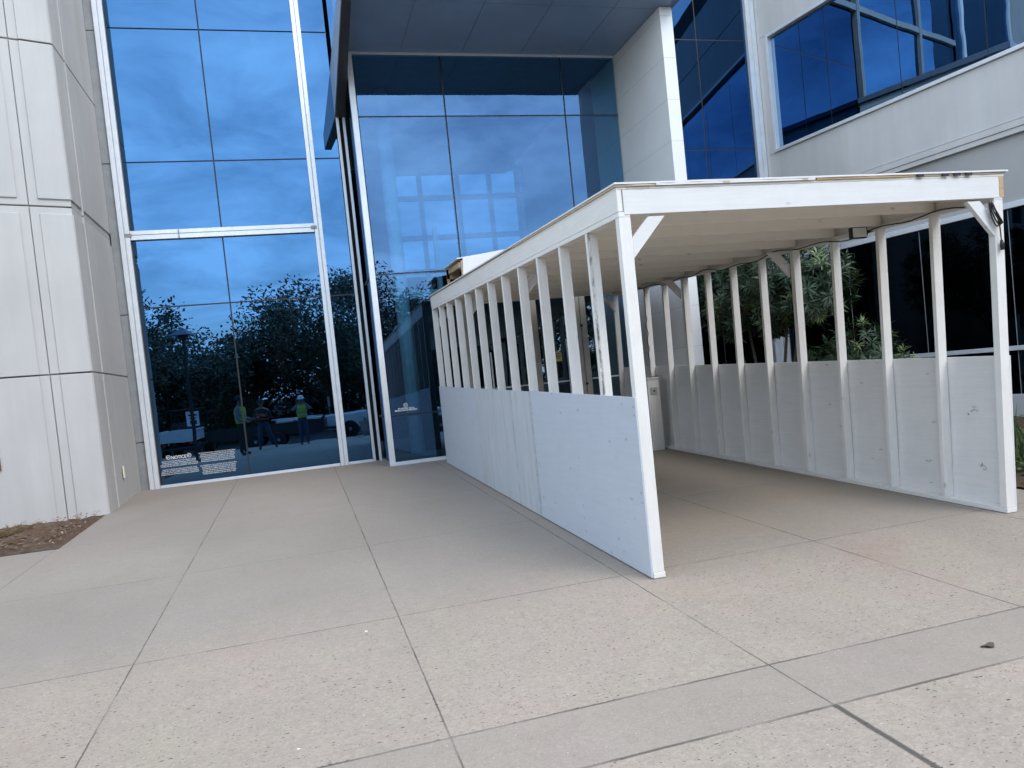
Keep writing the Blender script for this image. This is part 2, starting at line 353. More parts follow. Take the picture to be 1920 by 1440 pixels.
MT['raw'] = raw_wood('bare_pine', (0.42, 0.29, 0.16), (0.56, 0.42, 0.26), 1)
MT['rawX'] = raw_wood('bare_pine_across', (0.40, 0.26, 0.14), (0.58, 0.42, 0.24), 0)
MT['edgeply'] = raw_wood('plywood_edge', (0.34, 0.26, 0.17), (0.62, 0.54, 0.42), 0)
MT['glassA'] = glass('blue_mirror_glazing', (0.145, 0.36, 0.69), (0.028, 0.05, 0.07), 0.38)
MT['glassB'] = glass('blue_vestibule_glazing', (0.22, 0.43, 0.78), (0.30, 0.58, 0.72), 0.24)
MT['glassW'] = glass('dark_wing_glazing', (0.42, 0.68, 1.0), (0.03, 0.04, 0.06), 0.50)
MT['glassR'] = glass('blue_side_bay_glazing', (0.09, 0.26, 0.60), (0.03, 0.04, 0.06), 0.22)
MT['glassG'] = glass('dark_ground_glazing', (0.14, 0.30, 0.52), (0.03, 0.04, 0.06), 0.05, 0.06)
MT['glassD'] = glass('door_glazing', (0.40, 0.62, 0.85), (0.16, 0.27, 0.33), 0.22)
m_, t_, o_ = new('far_lobby_glazing'); tb_ = N(t_, 'ShaderNodeBsdfTransparent'); tb_.inputs[0].default_value = (0.045, 0.10, 0.17, 1); t_.links.new(tb_.outputs[0], o_.inputs[0]); MT['glassF'] = m_
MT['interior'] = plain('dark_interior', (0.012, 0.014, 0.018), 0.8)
MT['interior_floor'] = plain('interior_floor', (0.06, 0.065, 0.07), 0.5)
MT['interior_white'] = plain('interior_white_paint', (0.72, 0.78, 0.82), 0.5)
MT['interior_yellow'] = plain('interior_yellow_paint', (0.36, 0.30, 0.05), 0.6)
MT['door_frame'] = plain('beige_door_frame', (0.46, 0.43, 0.39), 0.4, 0.2)
MT['black'] = plain('black_plastic', (0.015, 0.015, 0.016), 0.4)
MT['white_vinyl'] = plain('white_vinyl', (0.80, 0.80, 0.80), 0.6, 0, 0.03)
MT['yellow_vinyl'] = plain('yellow_vinyl', (0.72, 0.60, 0.24), 0.6, 0, 0.03)
MT['grey_plastic'] = plain('grey_plastic', (0.42, 0.42, 0.42), 0.5)
MT['cream_plastic'] = plain('cream_plastic', (0.72, 0.71, 0.52), 0.5)
MT['bronze'] = plain('bronze_plate', (0.16, 0.10, 0.07), 0.5, 0.4)
MT['lens'] = plain('lamp_lens', (0.74, 0.74, 0.72), 0.3)

def tile_wall():
    m, t, o = new('white_panel_tiles'); v = pos(t); sp = N(t, 'ShaderNodeSeparateXYZ'); t.links.new(v, sp.inputs[0])
    z = math_(t, 'ABSOLUTE', math_(t, 'SUBTRACT', math_(t, 'MODULO', math_(t, 'ADD', sp.outputs[2], 10.06), 0.655), 0.3275))
    g = rng(t, z, 0.3215, 0.3255, 0, 1)
    c = mixc(t, rng(t, noise(t, 1.5, 4, 0.6, v), 0.3, 0.7, 0, 1), (0.76, 0.76, 0.755), (0.82, 0.82, 0.81))
    c = mixc(t, math_(t, 'MULTIPLY', g, 0.55), c, (0.34, 0.35, 0.37))
    principled(t, o, c, 0.4, math_(t, 'MULTIPLY', g, -1.0), 0.4, 0.004); return m
MT['tile'] = tile_wall()
def mulch_mat():
    m, t, o = new('bark_mulch'); v = pos(t)
    a = noise(t, 38, 6, 0.7, v, 1.5); b = noise(t, 6, 4, 0.6, v)
    c = mixc(t, rng(t, a, 0.3, 0.72, 0, 1), (0.060, 0.034, 0.022), (0.225, 0.145, 0.098))
    c = mixc(t, rng(t, b, 0.45, 0.7, 0, 0.6), c, (0.20, 0.17, 0.13))
    principled(t, o, c, 0.95, a, 1.0, 0.03, 0, 0.2); return m
MT['mulch'] = mulch_mat()
def asphalt_mat():
    m, t, o = new('asphalt'); v = pos(t); a = noise(t, 60, 4, 0.7, v); b = noise(t, 0.5, 4, 0.6, v)
    c = mixc(t, rng(t, a, 0.3, 0.7, 0, 1), (0.035, 0.036, 0.038), (0.075, 0.075, 0.076)); c = mixc(t, rng(t, b, 0.4, 0.7, 0, 0.4), c, (0.10, 0.10, 0.10))
    principled(t, o, c, 0.9, a, 0.4, 0.004); return m
MT['asphalt'] = asphalt_mat()
MT['grass'] = plain('lawn_and_earth', (0.055, 0.075, 0.03), 0.95, 0, 0.35, 3.0)
MT['bark'] = plain('tree_bark', (0.10, 0.08, 0.06), 0.9, 0, 0.3, 18)
MT['leaf_oak'] = leafmat('oak_leaves', (0.010, 0.023, 0.008), (0.042, 0.066, 0.020))
MT['leaf_oleander'] = leafmat('oleander_leaves', (0.012, 0.032, 0.014), (0.045, 0.085, 0.034), 0.15)
MT['leaf_young'] = leafmat('pale_young_leaves', (0.16, 0.22, 0.08), (0.26, 0.30, 0.12), 0.3)
MT['leaf_cover'] = leafmat('ground_cover_leaves', (0.05, 0.10, 0.04), (0.14, 0.20, 0.08), 0.25)
MT['dry_grass'] = leafmat('dry_grass_blades', (0.20, 0.14, 0.075), (0.36, 0.265, 0.155), 0.1)

# ------------------------------------------------------------------ the ground
def sheet(name, pts_rows, mat, kind='structure'):
    b = MB(); n = len(pts_rows[0])
    for r in pts_rows: b.v += [tuple(p) for p in r]
    for j in range(len(pts_rows) - 1):
        for i in range(n - 1): b.f.append((j * n + i, j * n + i + 1, (j + 1) * n + i + 1, (j + 1) * n + i))
    o = b.build(name, mat); o['kind'] = kind; return o
xs = [-400, -60, -20, 20, 60, 400]
sheet('ground', [[(x, y, z) for x in xs] for y, z in ((-900, -0.62), (-60, -0.62), (-18.0, -0.62), (-9.4, -0.50), (9, 0.12), (60, 0.12), (400, 0.12))], MT['grass'])
# paved plaza with its own thickness (a kerb along the street)
b = MB(); P = []
for y in (-9.0, 9.6):
    P.append(y)
b.hexa([(-9, -9, S * -9 - 0.14), (4.0, -9, S * -9 - 0.14), (4.0, 9.3, S * 9.3 - 0.14), (-9, 9.3, S * 9.3 - 0.14), (-9, -9, S * -9), (4.0, -9, S * -9), (4.0, 9.3, S * 9.3), (-9, 9.3, S * 9.3)])
plaza = b.build('plaza', MT['paving']); plaza['kind'] = 'structure'
b = MB(); b.hexa([(4.0, -9, S * -9 - 0.14), (16, -9, S * -9 - 0.14), (16, -0.9, S * -0.9 - 0.14), (4.0, -0.9, S * -0.9 - 0.14), (4.0, -9, S * -9), (16, -9, S * -9), (16, -0.9, S * -0.9), (4.0, -0.9, S * -0.9)])
pv = b.build('pavement', MT['paving']); pv['kind'] = 'structure'
sheet('road', [[(x, y, -0.44) for x in (-120, 0, 120)] for y in (-17.5, -9.0)], MT['asphalt'])
# planting bed in the crook of the wing
rnd = random.Random(3)
rows = []
for j in range(26):
    y = -0.9 + j * 0.4; rows.append([(4.0 + i * 0.35, y, gz(y) + 0.02 + 0.05 * rnd.random() * (0 < i < 12)) for i in range(13)])
sheet('planting_bed', rows, MT['mulch'])
# mulch corner at the foot of the left wall
def bed_pt(u, v_):
    A = Vector((-7.6, 4.60, 0)); Bq = Vector((-4.985, 4.50, 0)); Cq = Vector((-4.985, 6.60, 0)); D = Vector((-7.6, 5.72, 0))
    p = A.lerp(Bq, u).lerp(D.lerp(Cq, u), v_); return p
rows = []
for j in range(31):
    r = []
    for i in range(41):
        p = bed_pt(i / 40, j / 30); e = min(i, 40 - i, j, 30 - j)
        h = 0.006 + (0.05 * rnd.random() + 0.035 * math.sin(p.x * 5) * math.cos(p.y * 4) + 0.05) * min(1, e / 5)
        if i == 40: h = 0.004
        r.append((p.x, p.y, gz(p.y) + h))
    rows.append(r)
sheet('mulch_bed', rows, MT['mulch'])

# ------------------------------------------------------------------ the building
FY, BY = 8.90, 7.78                              # main glass facade, vestibule front
office = thing('office_building', 'office building of pale precast concrete and blue mirrored glass with a canopied entrance', 'building', (0.0, FY, 0.29))
def part(mb, name, mat, bevel=0, parent=None, label=None):
    o = mb.build(name, MT[mat] if isinstance(mat, str) else mat, parent or office, bevel=bevel)
    if label: o['label'] = label
    return o
def pane(x0, x1, z0, z1, y, mat, tilt=0.0, name='glass_pane'):
    b = MB(); t = 0.012
    b.hexa([(x0, y - tilt * 0, z0), (x1, y, z0), (x1, y + t, z0), (x0, y + t, z0), (x0, y - tilt, z1), (x1, y - tilt, z1), (x1, y + t - tilt, z1), (x0, y + t - tilt, z1)])
    b.f = [b.f[2]]                                # the outer face alone: a coated single sheet
    return part(b, name, mat)
# -- left concrete wall: two faces meeting at a ribbed corner
e1 = Vector((-0.944, -0.33, 0)); nrm1 = Vector((0.33, -0.944, 0)); K0 = Vector((-4.95, 6.68, 0))
def F1(u, off, z): p = K0 + e1 * u + nrm1 * off; return (p.x, p.y, z)
cw = MB()
levels = [0.0, 2.20, 4.47, 6.68, 8.95, 12.6]
cw.hexa([F1(0.05, -0.06, -0.1), F1(6, -0.06, -0.1), F1(6, -0.6, -0.1), F1(0.05, -0.6, -0.1), F1(0.05, -0.06, 12.6), F1(6, -0.06, 12.6), F1(6, -0.6, 12.6), F1(0.05, -0.6, 12.6)])
cw.box(-5.5, -4.965, 6.78, FY + 0.1, -0.1, 12.6)
def slab1(u0, u1, z0, z1, off=0.0):
    cw.hexa([F1(u0, off, z0), F1(u1, off, z0), F1(u1, off - 0.1, z0), F1(u0, off - 0.1, z0), F1(u0, off, z1), F1(u1, off, z1), F1(u1, off - 0.1, z1), F1(u0, off - 0.1, z1)])
for k in range(5):
    z0, z1 = levels[k] + (0.010 if k else -0.1), levels[k + 1] - 0.010
    lo, hi = (0.09 if k == 2 else 0.0), (0.09 if k == 1 else 0.0)
    slab1(0.503, 6.0, z0, z1, -0.022); slab1(-0.002, 0.493, z0, z1, -0.022)
    slab1(0.62, 6.0, z0 + lo, z1 - hi, -0.004); slab1(0.0, 0.385, z0 + lo, z1 - hi, 0.0)
    cw.box(-4.99, -4.942, 6.70, 7.20, z0 + lo, z1 - hi); cw.box(-4.99, -4.962, 6.70, FY - 0.02, z0, z1)
    cw.box(-4.99, -4.932, 7.215, 7.245, z0, z1)
    cw.box(-4.99, -4.942, 7.26, FY - 0.02, z0 + lo, z1 - hi)
wall_l = part(cw, 'concrete_wall', 'concrete', 0.007)
g = MB(); g.box(-4.925, -4.905, 7.64, 7.70, 0.62, 0.80); part(g, 'junction_box', 'cream_plastic', 0.004, wall_l, 'cream cover plate on the concrete return')
g = MB(); g.hexa([F1(1.17, 0.0, 1.0), F1(1.32, 0.0, 1.0), F1(1.32, 0.012, 1.0), F1(1.17, 0.012, 1.0), F1(1.17, 0.0, 1.18), F1(1.32, 0.0, 1.18), F1(1.32, 0.012, 1.18), F1(1.17, 0.012, 1.18)]); part(g, 'wall_plate', 'bronze', 0, wall_l, 'brown metal plate at the picture edge')
# grey metal closure strip between concrete and glass
st_ = MB()
for z0, z1 in ((0.2, 1.08), (1.095, 3.22), (3.235, 5.72), (5.735, 7.9), (7.915, 12.3)): st_.box(-4.94, -4.80, FY - 0.03, FY + 0.02, z0, z1)
part(st_, 'closure_strip', 'strip')
# -- main facade, left bay
Zt = [0.31, 3.318, 4.45, 5.747, 7.960, 10.6]
TILT = 0.0038
def bay(xcuts, zcuts, mat, tilt=TILT):
    for i in range(len(xcuts) - 1):
        for j in range(len(zcuts) - 1):
            z0, z1 = zcuts[j], zcuts[j + 1]; x0, x1 = xcuts[i] + 0.012, xcuts[i + 1] - 0.012
            b = MB(); o0 = tilt * (z0 - 4), tilt * (z1 - 4)
            b.quad((x0, FY - o0[0], z0 + 0.012), (x1, FY - o0[0], z0 + 0.012), (x1, FY - o0[1], z1 - 0.012), (x0, FY - o0[1], z1 - 0.012))
            part(b, 'glass_pane', mat)
bay([-4.64, -3.20, -1.64], [0.31, 3.318, 4.45], 'glassA'); bay([-4.64, -3.20, -1.64], [4.60, 5.747, 7.96, 12.3], 'glassA')
bay([-1.52, -1.07], [0.31, 3.318, 5.747, 7.96, 12.3], 'glassA')
for x0, x1, zs in ((-4.64, -1.64, (3.318, 5.747, 7.96)), (-1.52, -1.07, (3.318, 5.747, 7.96)), (4.12, 7.46, (3.4, 5.760, 7.985))):
    for z in zs: gk = MB(); gk.box(x0, x1, FY + 0.004, FY + 0.03, z - 0.013, z + 0.013); part(gk, 'gasket', 'dark_joint')
for x, y0 in ((-3.20, 0.006), (6.313, 0.006), (-4.632, -0.004)): gk = MB(); gk.box(x - 0.013, x + 0.013, FY + y0, FY + y0 + 0.026, 0.3, 12.3); part(gk, 'gasket', 'dark_joint')
def mull(x0, x1, y, z0, z1, d=0.08, name='mullion', groove=True, mat='alu'):
    b = MB()
    if groove:
        xm = (x0 + x1) / 2
        b.box(x0, xm - 0.006, y - d, y + 0.05, z0, z1); b.box(xm + 0.006, x1, y - d, y + 0.05, z0, z1); b.box(xm - 0.005, xm + 0.005, y - d + 0.012, y + 0.05, z0, z1)
    else: b.box(x0, x1, y - d, y + 0.05, z0, z1)
    return part(b, name, mat, 0.004)
mull(-4.80, -4.645, FY, 0.24, 12.3); mull(-1.65, -1.51, FY, 0.24, 12.3)
mull(-1.07, -1.02, FY, 0.26, 6.9, 0.05, groove=False); mull(-0.955, -0.91, FY, 0.28, 6.9, 0.05, groove=False)
mull(7.46, 7.66, FY, 0.2, 12.3)
tb = MB(); tb.box(-4.64, -1.655, FY - 0.07, FY + 0.03, 4.535, 4.60); tb.box(-4.64, -1.655, FY - 0.07, FY + 0.03, 4.45, 4.52); tb.box(-4.64, -1.655, FY - 0.058, FY + 0.03, 4.5215, 4.5335)
tr_ = part(tb, 'transom', 'alu', 0.003)
for x, hw, z0, z1 in ((-4.665, 0.05, 4.50, 4.555), (-1.66, 0.05, 4.50, 4.555), (-3.882, 0.007, 4.45, 4.60)):
    cl = MB(); cl.box(x - hw, x + hw, FY - 0.09, FY - 0.071, z0, z1); part(cl, 'transom_clip', 'strip', 0.002, tr_)
bs = MB(); bs.box(-4.64, -1.655, FY - 0.06, FY + 0.03, 0.265, 0.325); bs.box(-1.505, -1.075, FY - 0.06, FY + 0.03, 0.268, 0.325); part(bs, 'bottom_rail', 'alu', 0.003)
# -- right bay behind the canopy
bay([4.12, 6.313, 7.46], [0.3, 3.4], 'glassG', 0.0); bay([4.12, 6.313, 7.46], [3.4, 5.76, 7.985, 12.3], 'glassR', 0.0)
# -- glazed vestibule
VX0, VX1 = -0.87, 3.88
def vpane(x0, x1, z0, z1, mat='glassB', tilt=0.0):
    b = MB(); b.quad((x0, BY, z0), (x1, BY, z0), (x1, BY - tilt, z1), (x0, BY - tilt, z1)); return part(b, 'glass_pane', mat)
VZ = [0.315, 1.09, 3.46, 6.07, 7.09]
VC = [-0.80, 0.68, 2.85, 3.87]
for i in range(3):
    for j in range(4):
        if j < 2 and i > 0: continue
        x0, x1 = VC[i] + 0.014, VC[i + 1] - 0.014
        if j < 2: x1 = 0.10
        vpane(x0, x1, VZ[j] + 0.012, VZ[j + 1] - 0.012, 'glassB', 0.024 if j == 3 else 0.0)
vpane(0.10, 3.86, 2.98, 3.44, 'glassB')
for z, hw, x1 in ((1.09, 0.028, 0.10), (3.46, 0.028, 3.87), (6.07, 0.012, 3.87)): gk = MB(); gk.box(-0.80, x1, BY + 0.004, BY + 0.06, z - hw, z + hw); part(gk, 'gasket', 'dark_joint')
for x, z0 in ((0.68, 3.46), (2.85, 3.46)): gk = MB(); gk.box(x - 0.015, x + 0.015, BY + 0.006, BY + 0.055, z0, 7.09); part(gk, 'gasket', 'dark_joint')
b = MB(); b.box(-0.895, -0.80, BY - 0.02, BY + 0.08, 0.27, 7.085); part(b, 'mullion', 'alu', 0.004)
b = MB(); b.box(-0.90, 3.88, BY - 0.03, BY + 0.05, 7.085, 7.125); part(b, 'head_rail', 'alu', 0.003)
b = MB(); b.box(-0.90, 0.12, BY - 0.03, BY + 0.05, 0.262, 0.318); part(b, 'bottom_rail', 'alu', 0.003)
b = MB()
for z0, z1 in ((0.315, 1.07), (1.11, 3.44), (3.48, 6.06), (6.08, 7.09)): b.quad((VX0, FY - 0.06, z0), (VX0, BY + 0.09, z0), (VX0, BY + 0.09, z1), (VX0, FY - 0.06, z1))
part(b, 'side_glass', 'glassB')
for z0 in (1.07, 3.44): b = MB(); b.box(VX0 - 0.01, VX0 + 0.03, BY + 0.09, FY - 0.06, z0, z0 + 0.04); part(b, 'gasket', 'dark_joint')
b = MB(); b.box(VX0 - 0.03, VX0 + 0.03, BY + 0.085, FY - 0.06, 0.25, 0.315); part(b, 'side_sill', 'strip')
b = MB(); b.box(-0.98, 0.10, BY - 0.08, BY - 0.03, gz(BY) - 0.05, gz(BY) + 0.012); part(b, 'threshold', 'strip')
# door set at the end of the walkway
def dframe(x0, x1, z0=0.26, z1=2.95, y=BY, mat='door_frame'):
    b = MB(); b.box(x0, x1, y - 0.04, y + 0.06, z0, z1); return part(b, 'door_frame', mat, 0.004)
fr = [dframe(0.10, 0.155), dframe(0.55, 0.66), dframe(1.82, 1.93), dframe(2.64, 2.735), dframe(2.75, 2.86, y=BY + 0.012), dframe(3.82, 3.88, mat='black')]
b = MB(); b.box(0.10, 3.88, BY - 0.05, BY + 0.07, 2.95, 2.985); part(b, 'door_header', 'alu', 0.003)
for x0, x1 in ((0.16, 0.545), (0.67, 1.225), (1.24, 1.815), (1.94, 2.63), (2.87, 3.81)):
    b = MB(); b.quad((x0, BY + 0.01, 0.30), (x1, BY + 0.01, 0.30), (x1, BY + 0.01, 2.945), (x0, BY + 0.01, 2.945)); d = part(b, 'door_leaf', 'glassD')
    if x0 in (0.67, 1.94):
        h = MB(); h.tube([(x1 - 0.2, BY - 0.05, 1.15), (x1 - 0.2, BY - 0.05, 2.0)], 0.014, 8); part(h, 'handle', 'alu', 0, d)
    h = MB(); h.box(x0 + 0.01, x1 - 0.01, BY - 0.012, BY + 0.004, 1.36, 1.385); part(h, 'push_bar', 'alu', 0, d)
for z in (2.33, 1.29):
    h = MB(); h.box(2.725, 2.765, BY - 0.065, BY - 0.041, z - 0.02, z + 0.02); part(h, 'hinge', 'black', 0.003, fr[3])
# canopy slab, soffit and dark edge beam
can = MB(); can.box(-0.955, 4.16, 5.70, BY - 0.0305, 7.13, 7.25); can.box(-0.955, 3.87, BY - 0.0295, 15, 7.14, 7.25); can.box(3.88, 4.16, BY - 0.0295, FY - 0.02, 7.14, 7.25)
canopy = part(can, 'canopy', 'fascia_metal')
sf = MB()
xsf = [-0.95, 0.0, 1.05, 2.1, 3.15, 4.15]
for i in range(5):
    for y0, y1 in ((5.71, 6.085), (6.095, BY - 0.032)):
        sf.box(xsf[i] + 0.004, xsf[i + 1] - 0.004, y0, y1, 7.118, 7.129)
part(sf, 'soffit', 'soffit', 0.003, canopy)
eb = MB()                                         # edge beam running back to the facade beside the vestibule
eb.hexa([(-1.085, 5.70, 6.90), (-0.96, 5.70, 6.90), (-0.90, FY - 0.02, 6.45), (-1.07, FY - 0.02, 6.45), (-1.085, 5.70, 7.24), (-0.96, 5.70, 7.24), (-0.90, FY - 0.02, 7.24), (-1.07, FY - 0.02, 7.24)])
part(eb, 'edge_beam', 'dark_beam', 0, canopy)
fb = MB(); fb.hexa([(-1.10, 5.69, 6.91), (-1.087, 5.69, 6.91), (-1.072, FY - 0.02, 6.46), (-1.085, FY - 0.02, 6.46), (-1.10, 5.69, 7.25), (-1.087, 5.69, 7.25), (-1.072, FY - 0.02, 7.25), (-1.085, FY - 0.02, 7.25)])
part(fb, 'edge_trim', 'fascia_metal', 0, canopy)
bay([-1.02, 0.87], [7.27, 9.33], 'glassA', 0.0); bay([1.0, 3.86], [7.27, 9.33], 'glassA', 0.0); bay([-1.02, 0.87], [9.47, 12.3], 'glassA', 0.0); bay([1.0, 3.86], [9.47, 12.3], 'glassA', 0.0)
mull(0.87, 1.0, FY, 7.27, 12.3, mat='strip'); mull(3.86, 3.98, FY, 7.27, 12.3, mat='strip')
for x0, x1 in ((-1.02, 0.865), (1.005, 3.855), (3.985, 7.455)):
    b = MB(); b.box(x0, x1, FY - 0.07, FY + 0.03, 9.33, 9.47); part(b, 'transom', 'strip', 0.004)
# white fin wall carrying the canopy
b = MB(); b.box(3.885, 4.10, 6.0, FY - 0.02, 0.0, 7.115); part(b, 'fin_wall', 'tile', 0.006)
# building mass and rooms behind the glass
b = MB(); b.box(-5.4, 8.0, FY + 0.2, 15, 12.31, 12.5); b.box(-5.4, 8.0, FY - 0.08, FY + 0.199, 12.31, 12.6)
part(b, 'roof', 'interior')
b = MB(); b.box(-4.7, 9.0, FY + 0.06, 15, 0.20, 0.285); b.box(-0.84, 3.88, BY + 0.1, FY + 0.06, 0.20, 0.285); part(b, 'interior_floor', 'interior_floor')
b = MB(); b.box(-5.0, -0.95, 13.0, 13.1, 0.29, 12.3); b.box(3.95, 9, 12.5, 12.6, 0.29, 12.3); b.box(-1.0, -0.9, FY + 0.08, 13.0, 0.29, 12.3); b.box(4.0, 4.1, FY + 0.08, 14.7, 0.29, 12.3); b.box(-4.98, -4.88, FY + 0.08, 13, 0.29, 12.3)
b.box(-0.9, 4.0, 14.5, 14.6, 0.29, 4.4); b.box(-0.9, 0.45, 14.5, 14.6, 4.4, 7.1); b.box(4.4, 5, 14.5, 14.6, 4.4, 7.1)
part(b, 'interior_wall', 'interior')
b = MB(); b.tube([(-0.17, 9.35, 0.29), (-0.17, 9.35, 7.12)], 0.135, 20); part(b, 'interior_column', 'interior_white', 0).data.polygons.foreach_set('use_smooth', [True] * 22)
b = MB()                                          # white framed screen at the far side of the lobby
for x in (0.50, 1.22, 2.2, 3.05, 3.95): b.box(x, x + 0.11, 14.0, 14.12, 0.3, 7.12)
for z in (7.0, 6.30, 5.3, 4.45): b.box(0.5, 4.06, 14.0, 14.12, z - 0.06, z + 0.06)
part(b, 'interior_screen', 'interior_white')
b = MB(); b.quad((-0.9, 14.3, 0.3), (4.6, 14.3, 0.3), (4.6, 14.3, 7.12), (-0.9, 14.3, 7.12)); part(b, 'far_glass', 'glassF')
b = MB(); b.box(-0.02, 2.9, 9.6, 9.75, 3.28, 3.40); b.box(0.62, 0.70, 9.6, 9.75, 3.40, 4.6); part(b, 'interior_beam', 'interior_white')
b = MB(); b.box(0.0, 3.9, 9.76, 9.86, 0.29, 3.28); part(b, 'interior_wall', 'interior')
b = MB(); b.quad((-3.9, 12.3, 1.6), (-3.1, 12.0, 1.6), (-3.1, 12.0, 2.9), (-3.9, 12.3, 3.4)); part(b, 'interior_panel', 'interior_yellow')
b = MB(); b.box(-0.09, 0.03, 9.70, 9.755, 1.35, 2.2); part(b, 'interior_panel', 'interior_yellow')

# -- right wing
wa = math.radians(-9.79); wd = Vector((math.sin(wa), math.cos(wa), 0)); wn = Vector((-math.cos(wa), math.sin(wa), 0)); WP = Vector((7.75, 8.616, 0))
def W(s, off, z): p = WP - wd * s + wn * off; return (p.x, p.y, z)
def wbox(mb, s0, s1, o0, o1, z0, z1):
    mb.hexa([W(s0, o1, z0), W(s1, o1, z0), W(s1, o0, z0), W(s0, o0, z0), W(s0, o1, z1), W(s1, o1, z1), W(s1, o0, z1), W(s0, o0, z1)])
WL = 16.0
ww = MB()
wbox(ww, -0.25, WL, -0.30, 0.0, 4.60, 5.58); wbox(ww, -0.25, WL, -0.30, 0.0, 7.98, 8.89); wbox(ww, -0.25, WL, -0.30, 0.0, 8.91, 9.95)
wbox(ww, -0.25, WL, -0.32, -0.05, 8.88, 8.92)
wbox(ww, -0.25, -0.03, -0.30, 0.0, 5.585, 7.975)
wing = part(ww, 'wing_wall', 'concrete_r', 0.006)
lg = MB(); wbox(lg, -0.25, WL, -0.30, 0.035, 4.485, 4.585); wbox(lg, -0.25, WL, -0.30, 0.02, 4.40, 4.475); wbox(lg, -0.25, WL, -0.30, 0.012, 4.47, 4.49); part(lg, 'ledge', 'concrete_r', 0.004, wing)
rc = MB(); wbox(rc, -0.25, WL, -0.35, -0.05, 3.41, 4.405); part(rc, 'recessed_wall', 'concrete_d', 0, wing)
bs = MB(); wbox(bs, -0.25, WL, -0.30, 0.0, -0.3, 0.42); part(bs, 'base_wall', 'concrete_r', 0.006, wing)
rb = MB(); wbox(rb, -0.03, WL, -0.12, 0.02, 7.915, 7.975); wbox(rb, -0.03, WL, -0.12, 0.045, 5.585, 5.645); wbox(rb, -0.03, 0.03, -0.12, 0.02, 5.6455, 7.9145)
rib_w = part(rb, 'ribbon_window', 'alu', 0.004)
for k in range(11):
    sm = MB(); wbox(sm, 1.34 + 1.46 * k - 0.008, 1.34 + 1.46 * k + 0.008, -0.13, -0.082, 5.646, 7.914); part(sm, 'pane_joint', 'dark_joint', 0, rib_w)
for k in range(11):
    a = 0.03 if k == 0 else 1.34 + 1.46 * (k - 1) + 0.008; e = 1.34 + 1.46 * k - 0.008
    b = MB(); b.quad(W(a, -0.08, 5.646), W(e, -0.08, 5.646), W(e, -0.08, 7.914), W(a, -0.08, 7.914)); part(b, 'pane', 'glassW', 0, rib_w)
b = MB(); b.box(7.665, 7.86, FY - 0.10, FY + 0.06, 0.0, 12.3); part(b, 'corner_closure', 'concrete_r')
gr = MB(); wbox(gr, -0.2, WL, -0.12, 0.0, 3.32, 3.41); wbox(gr, -0.2, WL, -0.12, 0.01, 1.145, 1.215); wbox(gr, -0.2, WL, -0.12, 0.0, 0.42, 0.46)
gw = part(gr, 'ground_window', 'alu', 0.004)
for k in range(11):
    sm = MB(); wbox(sm, 1.43 + 1.47 * k - 0.006, 1.43 + 1.47 * k + 0.006, -0.10, -0.068, 0.461, 3.319); part(sm, 'pane_joint', 'strip', 0, gw)
for k in range(11):
    a = -0.15 if k == 0 else 1.43 + 1.47 * (k - 1) + 0.006; e = 1.43 + 1.47 * k - 0.006
    for z0, z1 in ((0.461, 1.144), (1.216, 3.319)):
        b = MB(); b.quad(W(a, -0.07, z0), W(e, -0.07, z0), W(e, -0.07, z1), W(a, -0.07, z1)); part(b, 'pane', 'glassG', 0, gw)
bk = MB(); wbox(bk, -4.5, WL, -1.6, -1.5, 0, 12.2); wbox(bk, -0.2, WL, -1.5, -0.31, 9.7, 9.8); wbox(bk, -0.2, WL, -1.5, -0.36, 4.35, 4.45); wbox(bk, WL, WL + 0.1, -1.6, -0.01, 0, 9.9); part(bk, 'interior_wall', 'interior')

# ------------------------------------------------------------------ covered plywood walkway
L, PW = 7.315, 3.255
walk = thing('covered_walkway', 'white painted timber covered walkway with plywood half walls and flat roof at the entrance', 'walkway', (0, 0, 0))
def lean(h, y): return max(0.035, 0.115 * (1 - y / 4.0)) * max(0, h) / 2.54
def ts(x, y, h): return (x + (lean(h, y) if x > 2.6 else 0.0), y, S * y + h)       # follows the paving's slope
def tbox(x0, x1, y0, y1, h0, h1): return MB().box(x0, x1, y0, y1, h0, h1, ts)
def tpart(mb, name, mat, bevel=0.003, parent=None, label=None):
    o = mb.build(name, MT[mat], parent or walk, bevel=bevel)
    if label: o['label'] = label
    return o
H0, H1 = 0.045, 2.528
ys = [0.0] + [0.61 * k - 0.019 for k in range(1, 12)] + [L - 0.04]
jit = random.Random(11)
for k, y in enumerate(ys):
    d = 0.038; dd = 0.089
    tpart(tbox(0.0, dd, y, y + (0.06 if k in (0,) else d), H0, H1), 'stud', 'stud_st' if k == 1 else 'woodZ', 0.003, None, 'stud with a dark streaky stain down its edge' if k == 1 else None)
    tpart(tbox(PW - dd, PW, y, y + (0.06 if k in (0, 4, 8) else d), H0, H1), 'stud', 'woodZ')
for x0 in (0.0, PW - 0.089):
    tpart(tbox(x0 - (0.004 if x0 else -0.002), x0 + 0.093, -0.006, L, 0.004, 0.043), 'sole_plate', 'woodY')
    tpart(tbox(x0, x0 + 0.089, 0.0, L, H1 + 0.001, H1 + 0.036), 'top_plate', 'woodY')
